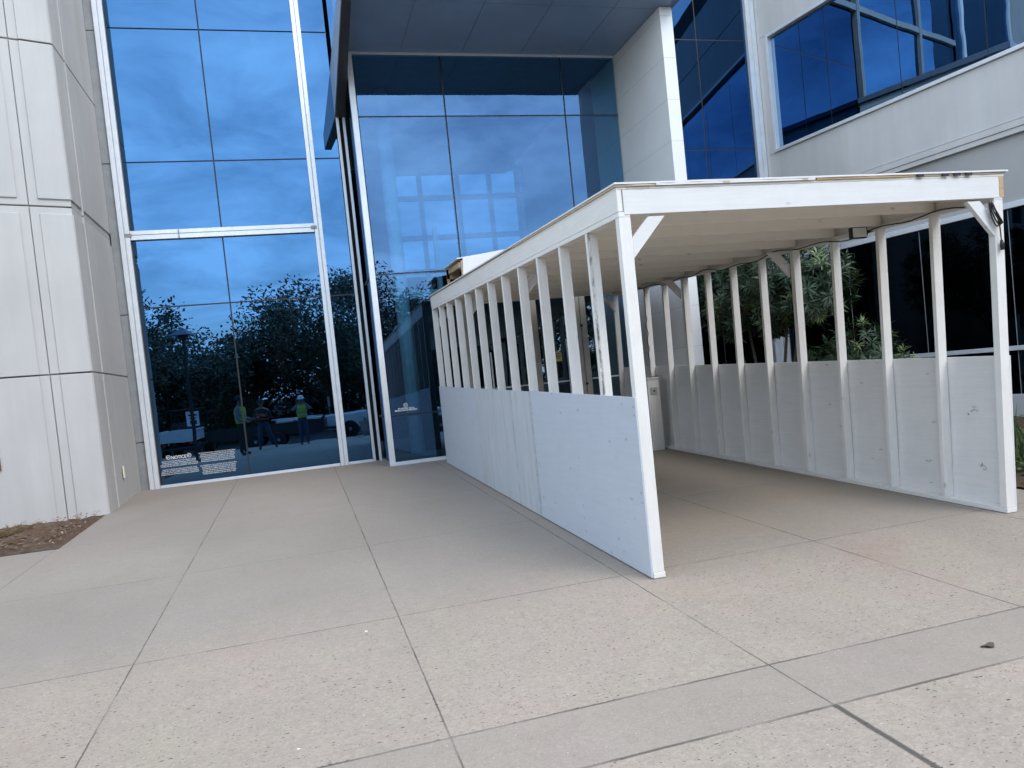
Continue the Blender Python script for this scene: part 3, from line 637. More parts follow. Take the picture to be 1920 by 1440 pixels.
# half-height plywood sheets, eight feet long
pl = [(0.0, 2.40, 'bluish white plywood sheet at the open end'), (2.403, 4.83, 'stained grey middle plywood sheet'), (4.833, 7.33, 'plywood sheet beside the glass')]
def stained():
    m, t, o = new('weathered_plywood'); v = pos(t)
    st = noise(t, 1.0, 6, 0.7, mapv(t, v, 9, 9, 1.1), 0.8); big = noise(t, 2.2, 5, 0.65, v)
    f = math_(t, 'MULTIPLY', rng(t, st, 0.42, 0.66, 0, 1), rng(t, big, 0.35, 0.65, 0.15, 1))
    c = mixc(t, rng(t, big, 0.3, 0.7, 0, 1), (0.49, 0.525, 0.565), (0.56, 0.59, 0.625)); c = mixc(t, math_(t, 'MULTIPLY', f, 0.6), c, (0.33, 0.355, 0.355))
    sp_ = N(t, 'ShaderNodeSeparateXYZ'); t.links.new(v, sp_.inputs[0])
    drip = rng(t, math_(t, 'ABSOLUTE', math_(t, 'SUBTRACT', sp_.outputs[1], 3.12)), 0.0, 0.035, 1, 0); drip = math_(t, 'MULTIPLY', drip, rng(t, noise(t, 4, 5, 0.7, v), 0.4, 0.65, 0, 1))
    seam = rng(t, math_(t, 'SUBTRACT', sp_.outputs[1], 2.403), 0.0, 0.09, 1, 0); seam = math_(t, 'MULTIPLY', seam, rng(t, noise(t, 9, 6, 0.75, v), 0.42, 0.7, 0.1, 1))
    c = mixc(t, math_(t, 'MULTIPLY', math_(t, 'MAXIMUM', drip, seam), 0.8), c, (0.20, 0.20, 0.185))
    principled(t, o, c, 0.65, st, 0.1, 0.002); return m
MT['stained'] = stained()
for k, (y0, y1, lab) in enumerate(pl):
    top = 1.285
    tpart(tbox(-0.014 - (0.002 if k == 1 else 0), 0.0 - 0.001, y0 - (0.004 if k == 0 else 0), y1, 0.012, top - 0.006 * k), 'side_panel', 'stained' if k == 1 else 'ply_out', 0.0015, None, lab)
    tpart(tbox(PW + 0.001, PW + 0.015, y0, y1, 0.012, 1.275), 'side_panel', 'ply', 0.0015)
# nail heads and scuffs on the sheets
nh = MB()
for k in range(46):
    y = jit.choice((0.03, 2.36, 2.44, 4.8, 4.86, 7.25, 1.2, 3.65, 6.1)) + jit.uniform(-0.01, 0.01); h = jit.uniform(0.08, 1.24)
    c = ts(-0.0165, y, h); nh.box(c[0] - 0.0008, c[0] + 0.0012, c[1] - 0.005, c[1] + 0.005, c[2] - 0.005, c[2] + 0.005)
tpart(nh, 'nail_heads', 'strip', 0)
sk = MB()
for (y, h, r, a0, a1) in ((0.34, 0.80, 0.035, 0, 3.0), (0.42, 0.78, 0.02, 2, 4), (0.28, 0.33, 0.03, 0, 5.0), (0.80, 1.12, 0.02, 0.2, 2.4), (0.85, 0.34, 0.03, 3, 6), (0.82, 0.12, 0.02, 0, 2), (1.42, 0.37, 0.02, 0, 3), (0.30, 0.36, 0.016, 2, 6)):
    pts = [ts(PW - 0.0005, y + r * math.cos(a0 + (a1 - a0) * q / 7), h + r * 0.6 * math.sin(a0 + (a1 - a0) * q / 7)) for q in range(8)]
    sk = MB(); sk.tube(pts, 0.0022, 5); tpart(sk, 'scuff_mark', 'strip', 0)
# roof: rim boards, joists, deck
B0, B1 = 2.566, 2.718
tpart(tbox(0.0, 0.038, 0.0, 2.60, B0, B1), 'rim_board', 'woodY'); tpart(tbox(0.002, 0.038, 2.604, 5.2, B0, B1), 'rim_board', 'woodY'); tpart(tbox(0.0, 0.038, 5.204, L + 0.02, B0, B1), 'rim_board', 'woodY')
tpart(tbox(PW - 0.038 + 0.01, PW + 0.01, 0.02, L, B0, B1), 'rim_board', 'woodY'); tpart(tbox(PW - 0.030, PW + 0.014, -0.002, 0.0195, B0 - 0.018, B1), 'rim_end', 'rawX', 0.002, None, 'bare tan end of the right rim board')
fbm = tbox(0.045, PW - 0.035, -0.004, 0.036, 2.545, B1 - 0.002); tpart(fbm, 'front_beam', 'woodX', 0.003)
for k in range(1, 13):
    y = min(0.61 * k, L - 0.04); tpart(tbox(0.04, PW - 0.03, y, y + 0.038, B0, B1 - 0.001), 'joist', 'woodC')
tpart(tbox(0.0, PW + 0.02, 0.0, L, B1 + 0.001, B1 + 0.017), 'deck_board', 'ply_c', 0.001)
def ragged(x0, x1, y0, y1, h0, h1, amp=0.006, n=24, seed=1):
    """plywood with a slightly uneven front edge"""
    r = random.Random(seed); b = MB(); fr_ = [ts(x0 + (x1 - x0) * i / n, y0 + r.uniform(-amp, amp), h0) for i in range(n + 1)]
    poly = fr_ + [ts(x1, y1, h0), ts(x0, y1, h0)]
    b.prism(poly, (0, 0, h1 - h0)); return b
tpart(ragged(-0.012, 1.55, -0.014, 2.5, B1 + 0.018, B1 + 0.030, 0.004, 20, 2), 'roof_board', 'edgeply', 0)
tpart(ragged(-0.016, PW + 0.05, -0.020, L + 0.05, B1 + 0.0335, B1 + 0.046, 0.003, 30, 5), 'roof_board', 'ply', 0)
tpart(ragged(0.30, 1.6, -0.018, 0.3, B1 + 0.0005 + 0.0175, B1 + 0.0325, 0.004, 14, 8), 'roof_board', 'woodX', 0)
tpart(ragged(1.62, 2.5, -0.012, 0.3, B1 + 0.018, B1 + 0.033, 0.004, 14, 7), 'roof_board', 'rawX', 0, None, 'bare tan strip of plywood under the roof edge')
tpart(ragged(2.505, PW + 0.03, -0.006, 0.3, B1 + 0.018, B1 + 0.032, 0.004, 14, 9), 'roof_board', 'edgeply', 0)
tp = MB()
for k in range(4): x = 2.53 + 0.115 * k; tp.box(x, x + 0.06, -0.022, -0.012, B1 + 0.012, B1 + 0.033, ts)
tpart(tp, 'hazard_tape', 'black', 0, None, 'dashes of black tape on the roof edge')
tpart(MB().box(0.0, PW + 0.03, -0.004, L, B1 + 0.0462, B1 + 0.0475, ts), 'roof_membrane', 'strip', 0)
# knee braces
def brace(x0, h0, x1, h1, y):
    b = MB(); th = 0.038; wd_ = 0.095; a = Vector((x0, 0, h0)); e = Vector((x1, 0, h1)); d = (e - a).normalized(); n_ = Vector((-d.z, 0, d.x)) * wd_ / 2
    # plumb cut at the post, level cut at the beam
    def at(p, q, dirn): return p
    poly = []
    lo = a - n_; hi = a + n_; lo2 = e - n_; hi2 = e + n_
    def onx(p, X): k = (X - p.x) / d.x; return p + d * k
    def onz(p, Z): k = (Z - p.z) / d.z; return p + d * k
    poly = [onx(lo, x0), onx(hi, x0), onz(hi, h1), onz(lo, h1)]
    b.prism([ts(p.x, y, p.z) for p in poly], (0, th, 0)); return tpart(b, 'knee_brace', 'woodX')
for y in (0.004, 2.44 + 0.05, 4.88 + 0.05, L - 0.10):
    brace(0.090, 2.31, 0.29, 2.527, y); brace(PW - 0.090, 2.31, PW - 0.29, 2.527, y)
# raised housing above the door end of the roof
hb = MB(); hy = 6.40
ra = lambda x, y, h: (x, y, S * y + h)
hb.prism([ra(0.36, hy, 2.765), ra(1.95, hy, 2.765), ra(1.95, hy, 3.42), ra(0.39, hy, 3.225)], (0, 0.016, 0)); 
tpart(hb, 'roof_housing', 'ply', 0.001, None, 'raised white plywood housing at the door end of the roof')
hs = walk.children[-1]
fbx = MB(); fbx.box(0.36, 0.40, 6.42, 6.46, 2.766, 3.18, ra); fbx.box(0.30, 0.345, 7.25, 7.295, 2.766, 3.16, ra); fbx.box(0.33, 0.37, 6.46, 7.25, 3.08, 3.16, ra); fbx.box(0.30, 1.9, 7.25, 7.28, 3.0, 3.16, ra)
tpart(fbx, 'housing_frame', 'raw', 0.002, hs)
lid = MB(); lid.hexa([ra(0.30, hy + 0.018, 3.205), ra(1.95, hy + 0.018, 3.39), ra(1.95, 7.33, 3.39), ra(0.26, 7.33, 3.17), ra(0.30, hy + 0.018, 3.22), ra(1.95, hy + 0.018, 3.405), ra(1.95, 7.33, 3.405), ra(0.26, 7.33, 3.185)])
tpart(lid, 'housing_lid', 'ply', 0, hs)
dk = MB(); dk.box(0.5, 1.9, 6.6, 7.2, 2.766, 3.1, ra); tpart(dk, 'housing_shade_block', 'black', 0, hs)  # added black block, stands in for the shade inside the open housing

# ------------------------------------------------------------------ things fixed to or standing in the walkway
fl = thing('floodlight', 'small rectangular floodlight with a white lens clamped under the walkway roof', 'lamp', ts(3.05, 1.32, 2.52))
ob = fl['org']; fx, fy_, fz = ob
b = MB(); b.box(fx - 0.09, fx + 0.09, fy_ - 0.015, fy_ + 0.03, fz - 0.055, fz + 0.055); b.build('housing', MT['black'], fl, bevel=0.008)
b = MB(); b.box(fx - 0.078, fx + 0.078, fy_ - 0.022, fy_ - 0.0155, fz - 0.045, fz + 0.045); b.build('lens', MT['lens'], fl, bevel=0.003)
b = MB(); b.bar((fx + 0.10, fy_ + 0.01, fz), (fx + 0.20, fy_ + 0.01, fz + 0.03), 0.015, 0.03); b.bar((fx + 0.097, fy_ + 0.01, fz - 0.03), (fx + 0.097, fy_ + 0.01, fz + 0.05), 0.012, 0.03); b.build('bracket', MT['black'], fl)
# power cable along the right top plate
pts = []; cr_ = random.Random(5)
for k in range(60):
    y = 0.25 + k * (6.6 - 0.25) / 59; sag = 0.018 * math.sin(k * 0.9) + 0.02 * math.sin(k * 0.37)
    p = ts(PW - 0.105, y, 2.525 + sag); pts.append((p[0] - 0.004 + 0.006 * math.sin(k * 1.3), p[1], p[2]))
tag(MB().tube(pts, 0.0065, 6).build('power_cable', MT['black'], None, (0, 0, 0)), 'black power cable running under the right edge of the walkway roof', 'cable')
pts = []
for k in range(40):
    q = k / 39; p = ts(PW - 0.16 + 0.012 * math.sin(q * 40), 5.95 - 0.20 * 0 + 0.01 * math.cos(q * 31), 2.52 - q * 1.40); pts.append(p)
pts += [ts(PW - 0.14, 5.85, 1.13), ts(PW - 0.06, 5.82, 1.128), ts(PW - 0.05, 5.80, 1.10)]
tag(MB().tube(pts, 0.005, 6).build('extension_cord', MT['black'], None, (0, 0, 0)), 'thin black cord hanging down to the white post at the far end of the walkway', 'cord')
cc = MB()
base = Vector(ts(PW - 0.155, -0.012, 2.50))
for j in range(4):
    pts = []
    for k in range(25):
        a = 2 * PI * k / 24; pts.append(base + Vector((0.030 * math.cos(a + 0.5 * j) * (1 - 0.12 * j) + 0.055 * (0.5 - 0.5 * math.sin(a)) + 0.004 * j, -0.012 - 0.007 * j, -0.085 + (0.10 - 0.008 * j) * math.sin(a))))
    cc.tube(pts, 0.0055, 6, False)
coil = cc.build('coiled_cable', MT['black'], None, tuple(base)); tag(coil, 'coiled black extension lead hung at the right front post of the walkway', 'cable')
pb = MB(); q0 = base + Vector((0.075, -0.012, -0.20)); pb.tube([q0 + Vector((0.0, 0, 0.06)), q0 + Vector((0.004, 0, 0)), q0 + Vector((0.008, 0, -0.10))], 0.005, 6); pb.tube([q0 + Vector((0.008, 0, -0.095)), q0 + Vector((0.011, 0, -0.13)), q0 + Vector((0.013, 0, -0.175))], [0.009, 0.017, 0.015], 8)
pb.build('plug', MT['black'], coil, org=tuple(base)).parent = coil
# button post by the doors
bp = thing('button_post', 'square white post with a grey door button plate at the far end of the walkway', 'post', (3.02, 5.76, gz(5.76)))
ob = tuple(bp['org'])
b = MB(); b.box(2.90, 3.10, 5.68, 5.88, ob[2], ob[2] + 1.10); b.build('column', MT['woodZ'], bp, bevel=0.004)
b = MB(); b.box(2.89, 3.11, 5.67, 5.89, ob[2] + 1.1005, ob[2] + 1.12); b.build('cap', MT['woodX'], bp, bevel=0.003)
b = MB(); b.box(2.945, 3.055, 5.668, 5.679, ob[2] + 0.86, ob[2] + 0.97); pt_ = b.build('button_plate', MT['grey_plastic'], bp, bevel=0.003)
b = MB(); b.tube([(3.0, 5.667, ob[2] + 0.915), (3.0, 5.66, ob[2] + 0.915)], 0.014, 12); b.build('button', MT['black'], pt_)

# ------------------------------------------------------------------ lettering on the glass
dg = None
def lettering(name, body, size, loc, rot=(PI / 2, 0, 0), align='CENTER', mat='white_vinyl', bold=0.0, line=1.0, parent=None, xs_=1.0):
    cu = bpy.data.curves.new(name, 'FONT'); cu.body = body; cu.size = size; cu.align_x = align; cu.align_y = 'TOP'; cu.space_line = line; cu.offset = bold; cu.extrude = 0.0006
    tmp = bpy.data.objects.new(name, cu); C.objects.link(tmp)
    me = bpy.data.meshes.new_from_object(tmp.evaluated_get(bpy.context.evaluated_depsgraph_get())); bpy.data.objects.remove(tmp)
    me.materials.clear(); me.materials.append(MT[mat])
    wx = max(v.co.x for v in me.vertices) - min(v.co.x for v in me.vertices)
    if xs_ != 1.0:
        k = xs_ / wx
        for v in me.vertices: v.co.x *= k
    o = bpy.data.objects.new(name, me); C.objects.link(o)
    if parent is not None: o.parent = parent; o.location = Vector(loc) - Vector(parent['org'])
    else: o.location = loc
    o.rotation_euler = rot; return o
def ring(mb, cx, cz, y, r, w_):
    n = 28
    for k in range(n):
        a, b2 = 2 * PI * k / n, 2 * PI * (k + 1) / n
        mb.prism([(cx + (r - w_) * math.cos(a), y, cz + (r - w_) * math.sin(a)), (cx + r * math.cos(a), y, cz + r * math.sin(a)), (cx + r * math.cos(b2), y, cz + r * math.sin(b2)), (cx + (r - w_) * math.cos(b2), y, cz + (r - w_) * math.sin(b2))], (0, 0.0006, 0))
NY = FY - 0.004 + TILT * 3.4
notice = thing('notice_decal', 'white lettered NOTICE decal low on the left glass', 'decal', (-4.0, NY, 0.6))
lettering('heading', 'NOTICE', 0.075, (-4.31, NY, 0.808), bold=0.0012, parent=notice, xs_=0.235)
b = MB()
for cx in (-4.475, -4.145):
    ring(b, cx, 0.783, NY, 0.036, 0.007); b.bar((cx - 0.024, NY, 0.805), (cx + 0.024, NY, 0.761), 0.0008, 0.006, (0, 1, 0)); b.box(cx - 0.020, cx + 0.018, NY, NY + 0.0006, 0.784, 0.793); b.box(cx - 0.017, cx - 0.008, NY, NY + 0.0006, 0.768, 0.785)
b.build('handgun_ban_symbol', MT['white_vinyl'], notice)
lettering('text_block', 'PURSUANT TO SECTION 30.06, PENAL CODE (TRESPASS BY LICENSE\nHOLDER WITH A CONCEALED HANDGUN), A PERSON LICENSED\nUNDER SUBCHAPTER H, CHAPTER 411, GOVERNMENT CODE (HANDGUN\nLICENSING LAW), MAY NOT ENTER THIS PROPERTY WITH A HANDGUN', 0.025, (-4.315, NY, 0.728), bold=0.0002, line=1.10, parent=notice, xs_=0.60)
lettering('text_block', 'PURSUANT TO SECTION 30.07, PENAL CODE (TRESPASS BY LICENSE\nHOLDER WITH AN OPENLY CARRIED HANDGUN), A PERSON LICENSED\nUNDER SUBCHAPTER H, CHAPTER 411, GOVERNMENT CODE (HANDGUN\nLICENSING LAW), MAY NOT ENTER WITH A HANDGUN CARRIED OPENLY', 0.025, (-4.315, NY, 0.588), bold=0.0002, line=1.10, parent=notice, xs_=0.60)
lettering('text_block', 'DE CONFORMIDAD CON LA SECCION 30.06 DEL CODIGO PENAL\n(ENTRADA SIN AUTORIZACION POR TITULAR DE LICENCIA\nCON UNA PISTOLA OCULTA), UNA PERSONA CON LICENCIA\nSEGUN EL SUBCAPITULO H, CAPITULO 411, DEL CODIGO\nDE GOBIERNO (LEY DE LICENCIAS DE PISTOLAS), NO PUEDE\nENTRAR EN ESTA PROPIEDAD CON UNA PISTOLA OCULTA', 0.0262, (-3.69, NY, 0.802), bold=0.0002, line=1.10, parent=notice, xs_=0.60)
lettering('text_block', 'DE CONFORMIDAD CON LA SECCION 30.07 DEL CODIGO PENAL\n(ENTRADA SIN AUTORIZACION POR TITULAR DE LICENCIA\nCON UNA PISTOLA VISIBLE), UNA PERSONA CON LICENCIA\nSEGUN EL SUBCAPITULO H, CAPITULO 411, DEL CODIGO\nDE GOBIERNO (LEY DE LICENCIAS DE PISTOLAS), NO PUEDE\nENTRAR EN ESTA PROPIEDAD CON UNA PISTOLA VISIBLE', 0.0262, (-3.69, NY, 0.588), bold=0.0002, line=1.10, parent=notice, xs_=0.60)
SY = BY - 0.004
smk = thing('smoke_free_decal', 'small white smoke free campus decal with a circle symbol on the glass beside the walkway', 'decal', (-0.53, SY, 1.2))
lettering('text_block', 'WE ARE PROUD TO BE A\nSMOKE & TOBACCO FREE CAMPUS', 0.033, (-0.53, SY, 1.218), bold=0.0012, line=0.95, parent=smk, xs_=0.38)
b = MB(); ring(b, -0.53, 1.256, SY, 0.034, 0.007); b.bar((-0.553, SY, 1.277), (-0.507, SY, 1.235), 0.0008, 0.007, (0, 1, 0)); b.box(-0.552, -0.510, SY, SY + 0.0006, 1.252, 1.260)
b.build('no_smoking_symbol', MT['white_vinyl'], smk)
yd = thing('yellow_sticker', 'arched yellow sticker with dark print on the glass entrance door', 'sticker', (2.265, BY + 0.004, 1.8))
b = MB(); arc = [(2.195, BY + 0.004, 1.72), (2.335, BY + 0.004, 1.72)] + [(2.265 + 0.07 * math.cos(PI * k / 12), BY + 0.004, 1.855 + 0.07 * math.sin(PI * k / 12)) for k in range(13)]
b.prism(arc, (0, 0.001, 0)); b.build('sheet', MT['yellow_vinyl'], yd)
b = MB()
for z, hw in ((1.875, 0.035), (1.845, 0.055), (1.815, 0.05), (1.79, 0.022)): b.box(2.265 - hw, 2.265 + hw, BY + 0.0025, BY + 0.0038, z - 0.006, z + 0.006)
b.box(2.195, 2.335, BY + 0.0024, BY + 0.0038, 1.70, 1.735); b.build('print', MT['dark_joint'], yd)

# ------------------------------------------------------------------ planting
def leaf_mesh(name, leaves, mat, parent, org=(0, 0, 0)):
    """leaves: (base, direction, normal, length, width) -> bent lance-shaped blades"""
    v = []; f = []
    for p, d, n, l, w_ in leaves:
        s = d.cross(n); s.normalize(); i = len(v); dr = n * (-0.18 * l)
        a = p; m = p + d * (l * 0.5); e = p + d * l + dr
        v += [a, m + s * w_ / 2 - n * w_ * 0.12, e, m - s * w_ / 2 - n * w_ * 0.12, m + dr * 0.2]
        f += [(i, i + 1, i + 4), (i + 1, i + 2, i + 4), (i + 2, i + 3, i + 4), (i + 3, i, i + 4)]
    me = bpy.data.meshes.new(name); me.from_pydata([tuple(q - Vector(org)) for q in v], [], f); me.update(); me.materials.append(MT[mat])
    o = bpy.data.objects.new(name, me); C.objects.link(o); o.parent = parent; return o
def rosette(out, p, ax, n, l, w_, r):
    ax = ax.normalized(); u = ax.orthogonal().normalized(); v_ = ax.cross(u)
    for k in range(n):
        a = 2.4 * k + r.uniform(-0.3, 0.3); el = math.radians(r.uniform(-15, 62)) * (0.35 + 0.65 * k / n) + math.radians(8)
        h = u * math.cos(a) + v_ * math.sin(a); d = (h * math.cos(el) + ax * math.sin(el)).normalized(); nn = (ax * math.cos(el) - h * math.sin(el)).normalized()
        out.append((p - ax * (l * 0.5 * (1 - k / n)), d, nn, l * r.uniform(0.7, 1.1), w_ * r.uniform(0.8, 1.1)))
def shrub(name, label, base, blobs, tips, seed, group, ll=0.15, young=0.06, lean_=(0, 0)):
    r = random.Random(seed); T = thing(name, label, 'shrub', base, 0, group)
    lv = []; yl = []; st = MB(); bx_ = Vector(base)
    for k in range(tips):
        c, rad = r.choice(blobs); c = Vector(c); rad = Vector(rad)
        d = Vector((r.gauss(0, 1), r.gauss(0, 1), r.gauss(0, 1))).normalized(); q = r.random() ** 0.4
        p = c + Vector((d.x * rad.x, d.y * rad.y, d.z * rad.z)) * q
        ax = (Vector((d.x, d.y, d.z * 0.6 + 0.65))).normalized()
        rosette(yl if r.random() < young else lv, p, ax, r.randint(11, 17), ll * r.uniform(0.8, 1.15), ll * 0.17, r)
        if k % 5 == 0: st.tube([p - ax * 0.05, p - ax * 0.3, c.lerp(p, 0.3) - Vector((0, 0, rad.z * 0.6))], [0.006, 0.008, 0.012], 5, False)
    for k in range(4):
        c, rad = blobs[k % len(blobs)]; c = Vector(c); a = 2 * PI * k / 4
        b0 = bx_ + Vector((0.10 * math.cos(a), 0.10 * math.sin(a), 0))
        st.tube([b0, b0.lerp(c, 0.45) + Vector((0.08 * math.cos(a * 2), 0.10 * math.sin(a), 0)), c + Vector((0.2 * math.cos(a), 0.25 * math.sin(a), 0))], [0.035, 0.026, 0.012], 7)
    leaf_mesh('leaves', lv, 'leaf_oleander', T, base)
    if yl: leaf_mesh('young_shoots', yl, 'leaf_young', T, base)
    st.build('stems', MT['bark'], T); return T
SG = 'oleander shrubs behind the walkway'
shrub('oleander', 'tall dark oleander with bare multiple stems, its crown filling the far gaps of the walkway', (5.0, 5.55, gz(5.5)), [((5.0, 5.15, 2.65), (0.75, 1.05, 0.85)), ((4.9, 6.3, 2.7), (0.7, 0.9, 0.95)), ((5.0, 4.35, 2.45), (0.6, 0.55, 0.6)), ((5.3, 6.9, 2.75), (0.6, 0.7, 0.9)), ((5.2, 5.6, 2.1), (0.4, 0.6, 0.35))], 1250, 21, SG, 0.17)
shrub('oleander', 'low rounded oleander shrub right of the tall one', (5.0, 3.65, gz(3.6)), [((5.0, 3.55, 1.25), (0.5, 0.62, 0.58)), ((5.0, 4.25, 1.15), (0.45, 0.45, 0.4))], 330, 22, SG, 0.15)
shrub('oleander', 'smallest oleander shrub with pale young shoots, nearest the wing windows', (5.0, 2.75, gz(2.7)), [((5.0, 2.78, 1.2), (0.14, 0.15, 0.22))], 16, 23, SG, 0.11, 0.6)
# strappy low plants at the foot of the wing
gl_ = thing('strap_leaf_plant', 'clump of strap leaved plant at the right edge beside the walkway', 'plant', (4.6, 0.9, gz(0.9)))
lv = []; r = random.Random(31)
for k in range(90):
    a = r.uniform(0, 2 * PI); el = math.radians(r.uniform(25, 80)); p = Vector((4.6 + r.uniform(-0.25, 0.25), 0.9 + r.uniform(-0.3, 0.3), gz(0.9)))
    d = Vector((math.cos(a) * math.cos(el), math.sin(a) * math.cos(el), math.sin(el))); n_ = Vector((-math.cos(a) * math.sin(el), -math.sin(a) * math.sin(el), math.cos(el)))
    lv.append((p, d, n_, r.uniform(0.4, 0.85), 0.022))
leaf_mesh('leaves', lv, 'leaf_cover', gl_, (4.6, 0.9, gz(0.9)))
gc = bpy.data.objects.new('ground_cover', None)
lv = []
for k in range(5200):
    x = r.uniform(4.02, 7.4); y = r.uniform(-0.85, 6.0)
    if r.random() > 0.9 - 0.10 * (x - 4): continue
    p = Vector((x, y, gz(y) + r.uniform(0.02, 0.2))); a = r.uniform(0, 2 * PI); d = Vector((math.cos(a), math.sin(a), r.uniform(-0.1, 0.7))).normalized(); n_ = Vector((-d.x * d.z, -d.y * d.z, 1)).normalized(); n_ = (n_ - d * n_.dot(d)).normalized()
    lv.append((p, d, n_, r.uniform(0.05, 0.10), r.uniform(0.03, 0.05)))
o = leaf_mesh('ground_cover', lv, 'leaf_cover', None); o['kind'] = 'stuff'; tag(o, 'low green ground cover in the bed beside the wing', 'ground cover')
# dry tuft in the mulch
tf = thing('dry_grass_tuft', 'dry tan grass tuft lying in the mulch at the left edge', 'plant', (-5.75, 5.55, gz(5.55) + 0.05))
lv = []
for k in range(260):
    a = r.uniform(0, 2 * PI); el = math.radians(r.uniform(3, 42)); p = Vector((-5.75 + r.gauss(0, 0.07), 5.55 + r.gauss(0, 0.07), gz(5.55) + 0.05))
    d = Vector((math.cos(a) * math.cos(el), math.sin(a) * math.cos(el), math.sin(el))); n_ = Vector((-math.cos(a) * math.sin(el), -math.sin(a) * math.sin(el), math.cos(el)))
    lv.append((p, d, n_, r.uniform(0.10, 0.30), 0.006))
leaf_mesh('blades', lv, 'dry_grass', tf, (-5.75, 5.55, gz(5.55) + 0.05))
lit = []
for k in range(1700):                               # bark chips
    p = bed_pt(r.random(), r.random()); a = r.uniform(0, 2 * PI); d = Vector((math.cos(a), math.sin(a), r.uniform(-0.3, 0.5))).normalized(); n_ = (Vector((0, 0, 1)) - d * d.z).normalized()
    lit.append((Vector((p.x, p.y, gz(p.y) + r.uniform(0.06, 0.10))), d, n_, r.uniform(0.03, 0.09), r.uniform(0.012, 0.03)))
MT['chip'] = leafmat('bark_chips', (0.07, 0.04, 0.026), (0.30, 0.20, 0.14), 0.0, 0.9)
o = leaf_mesh('bark_chips', lit, 'chip', None); o['kind'] = 'stuff'; tag(o, 'loose bark chips on the mulch bed', 'mulch')

lf = MB(); c_ = Vector((0.885, -1.84, gz(-1.84) + 0.006)); pts = []
for k in range(14):
    a = 2 * PI * k / 14; rr_ = 1 + 0.25 * math.sin(3 * a); pts.append((c_.x + 0.036 * rr_ * math.cos(a), c_.y + 0.02 * rr_ * math.sin(a), c_.z + 0.004 * math.sin(2 * a)))
lf.prism(pts, (0, 0, 0.003)); tag(lf.build('fallen_leaf', MT['bark'], None, tuple(c_)), 'single dark dry leaf lying on the smooth paving band', 'leaf')
for (x_, y_, s_, lab_) in ((-2.0, 0.02, 0.010, 'white stone chip on the paving left of the long joint'), (-2.42, -1.33, 0.008, 'white stone chip lying nearest the camera on the paving')):
    b = MB(); z_ = gz(y_); b.hexa([(x_ - s_, y_ - s_ * .6, z_ + .001), (x_ + s_ * .8, y_ - s_ * .5, z_ + .001), (x_ + s_, y_ + s_ * .6, z_ + .001), (x_ - s_ * .7, y_ + s_ * .7, z_ + .001), (x_ - s_ * .6, y_ - s_ * .3, z_ + s_ * .6), (x_ + s_ * .5, y_ - s_ * .3, z_ + s_ * .8), (x_ + s_ * .6, y_ + s_ * .3, z_ + s_ * .5), (x_ - s_ * .4, y_ + s_ * .4, z_ + s_ * .7)])
    tag(b.build('stone_chip', MT['white_vinyl'], None, (x_, y_, z_)), lab_, 'stone')
# ------------------------------------------------------------------ street side, seen mirrored in the glass
def make_tree(seed, h, rx, rz_, leaves, label, group):
    r = random.Random(seed); T = thing('oak_tree', label, 'tree', (0, 0, 0), 0, group, True)
    tk = MB(); lv = []; tips = []
    th = h * 0.22
    tk.tube([(0, 0, -0.2), (0.05, 0.02, th * 0.5), (0.0, 0.05, th)], [0.30, 0.22, 0.19], 10)
    nb = 9
    for k in range(nb):
        a = 2 * PI * k / nb + r.uniform(-0.3, 0.3); el = r.uniform(0.25, 1.25); ln = (h - th) * r.uniform(0.5, 0.74)
        d = Vector((math.cos(a) * math.cos(el) * rx / h * 2.0, math.sin(a) * math.cos(el) * rx / h * 2.0, math.sin(el))).normalized()
        p0 = Vector((0, 0.03, th * r.uniform(0.8, 1.0))); p1 = p0 + d * ln * 0.5 + Vector((r.uniform(-.3, .3), r.uniform(-.3, .3), 0.2)); p2 = p0 + d * ln
        tk.tube([p0, p1, p2], [0.12, 0.075, 0.03], 7)
        for q in range(4):
            c = p1.lerp(p2, q / 3) + Vector((r.gauss(0, 0.5), r.gauss(0, 0.5), r.gauss(0, 0.35))); tips.append(c)
            tk.tube([p1.lerp(p2, q / 4), c], [0.035, 0.012], 5)
    for k in range(30):
        a = r.uniform(0, 2 * PI); q = math.sqrt(r.random()); tips.append(Vector((math.cos(a) * rx * q, math.sin(a) * rx * q, th + (h - th) * (0.35 + 0.55 * r.random() * (1 - 0.5 * q)))))
    per = leaves // len(tips)
    for c in tips:
        s = r.uniform(0.6, 1.2)
        for k in range(per):
            d = Vector((r.gauss(0, 1), r.gauss(0, 1), r.gauss(0, 0.75))); d = d.normalized() * (r.random() ** 0.45) * s * 1.15
            p = c + d; dd = Vector((r.gauss(0, 1), r.gauss(0, 1), r.gauss(0, 0.7))).normalized(); n_ = dd.orthogonal().normalized()
            lv.append((p, dd, n_, r.uniform(0.13, 0.27), r.uniform(0.07, 0.14)))
    tk.build('trunk', MT['bark'], T); leaf_mesh('crown', lv, 'leaf_oak', T); return T
TG = 'oaks across the street'
tA = make_tree(1, 8.4, 4.0, 3, 20000, 'broad dark oak mirrored in the lower left glass', TG)
tB = make_tree(2, 6.8, 3.2, 3, 12000, 'shorter oak mirrored at the left edge of the glass', TG)
tC = make_tree(4, 10.8, 4.2, 3, 15000, 'tall oak whose branch tips show at the left edge of the glass', TG)
spots = [('A', -0.4, -18.2, 0, 1.12, None), ('B', -7.6, -16.4, 0.4, 1.0, None), ('C', -11.9, -17.0, 1.0, 1.0, None)]
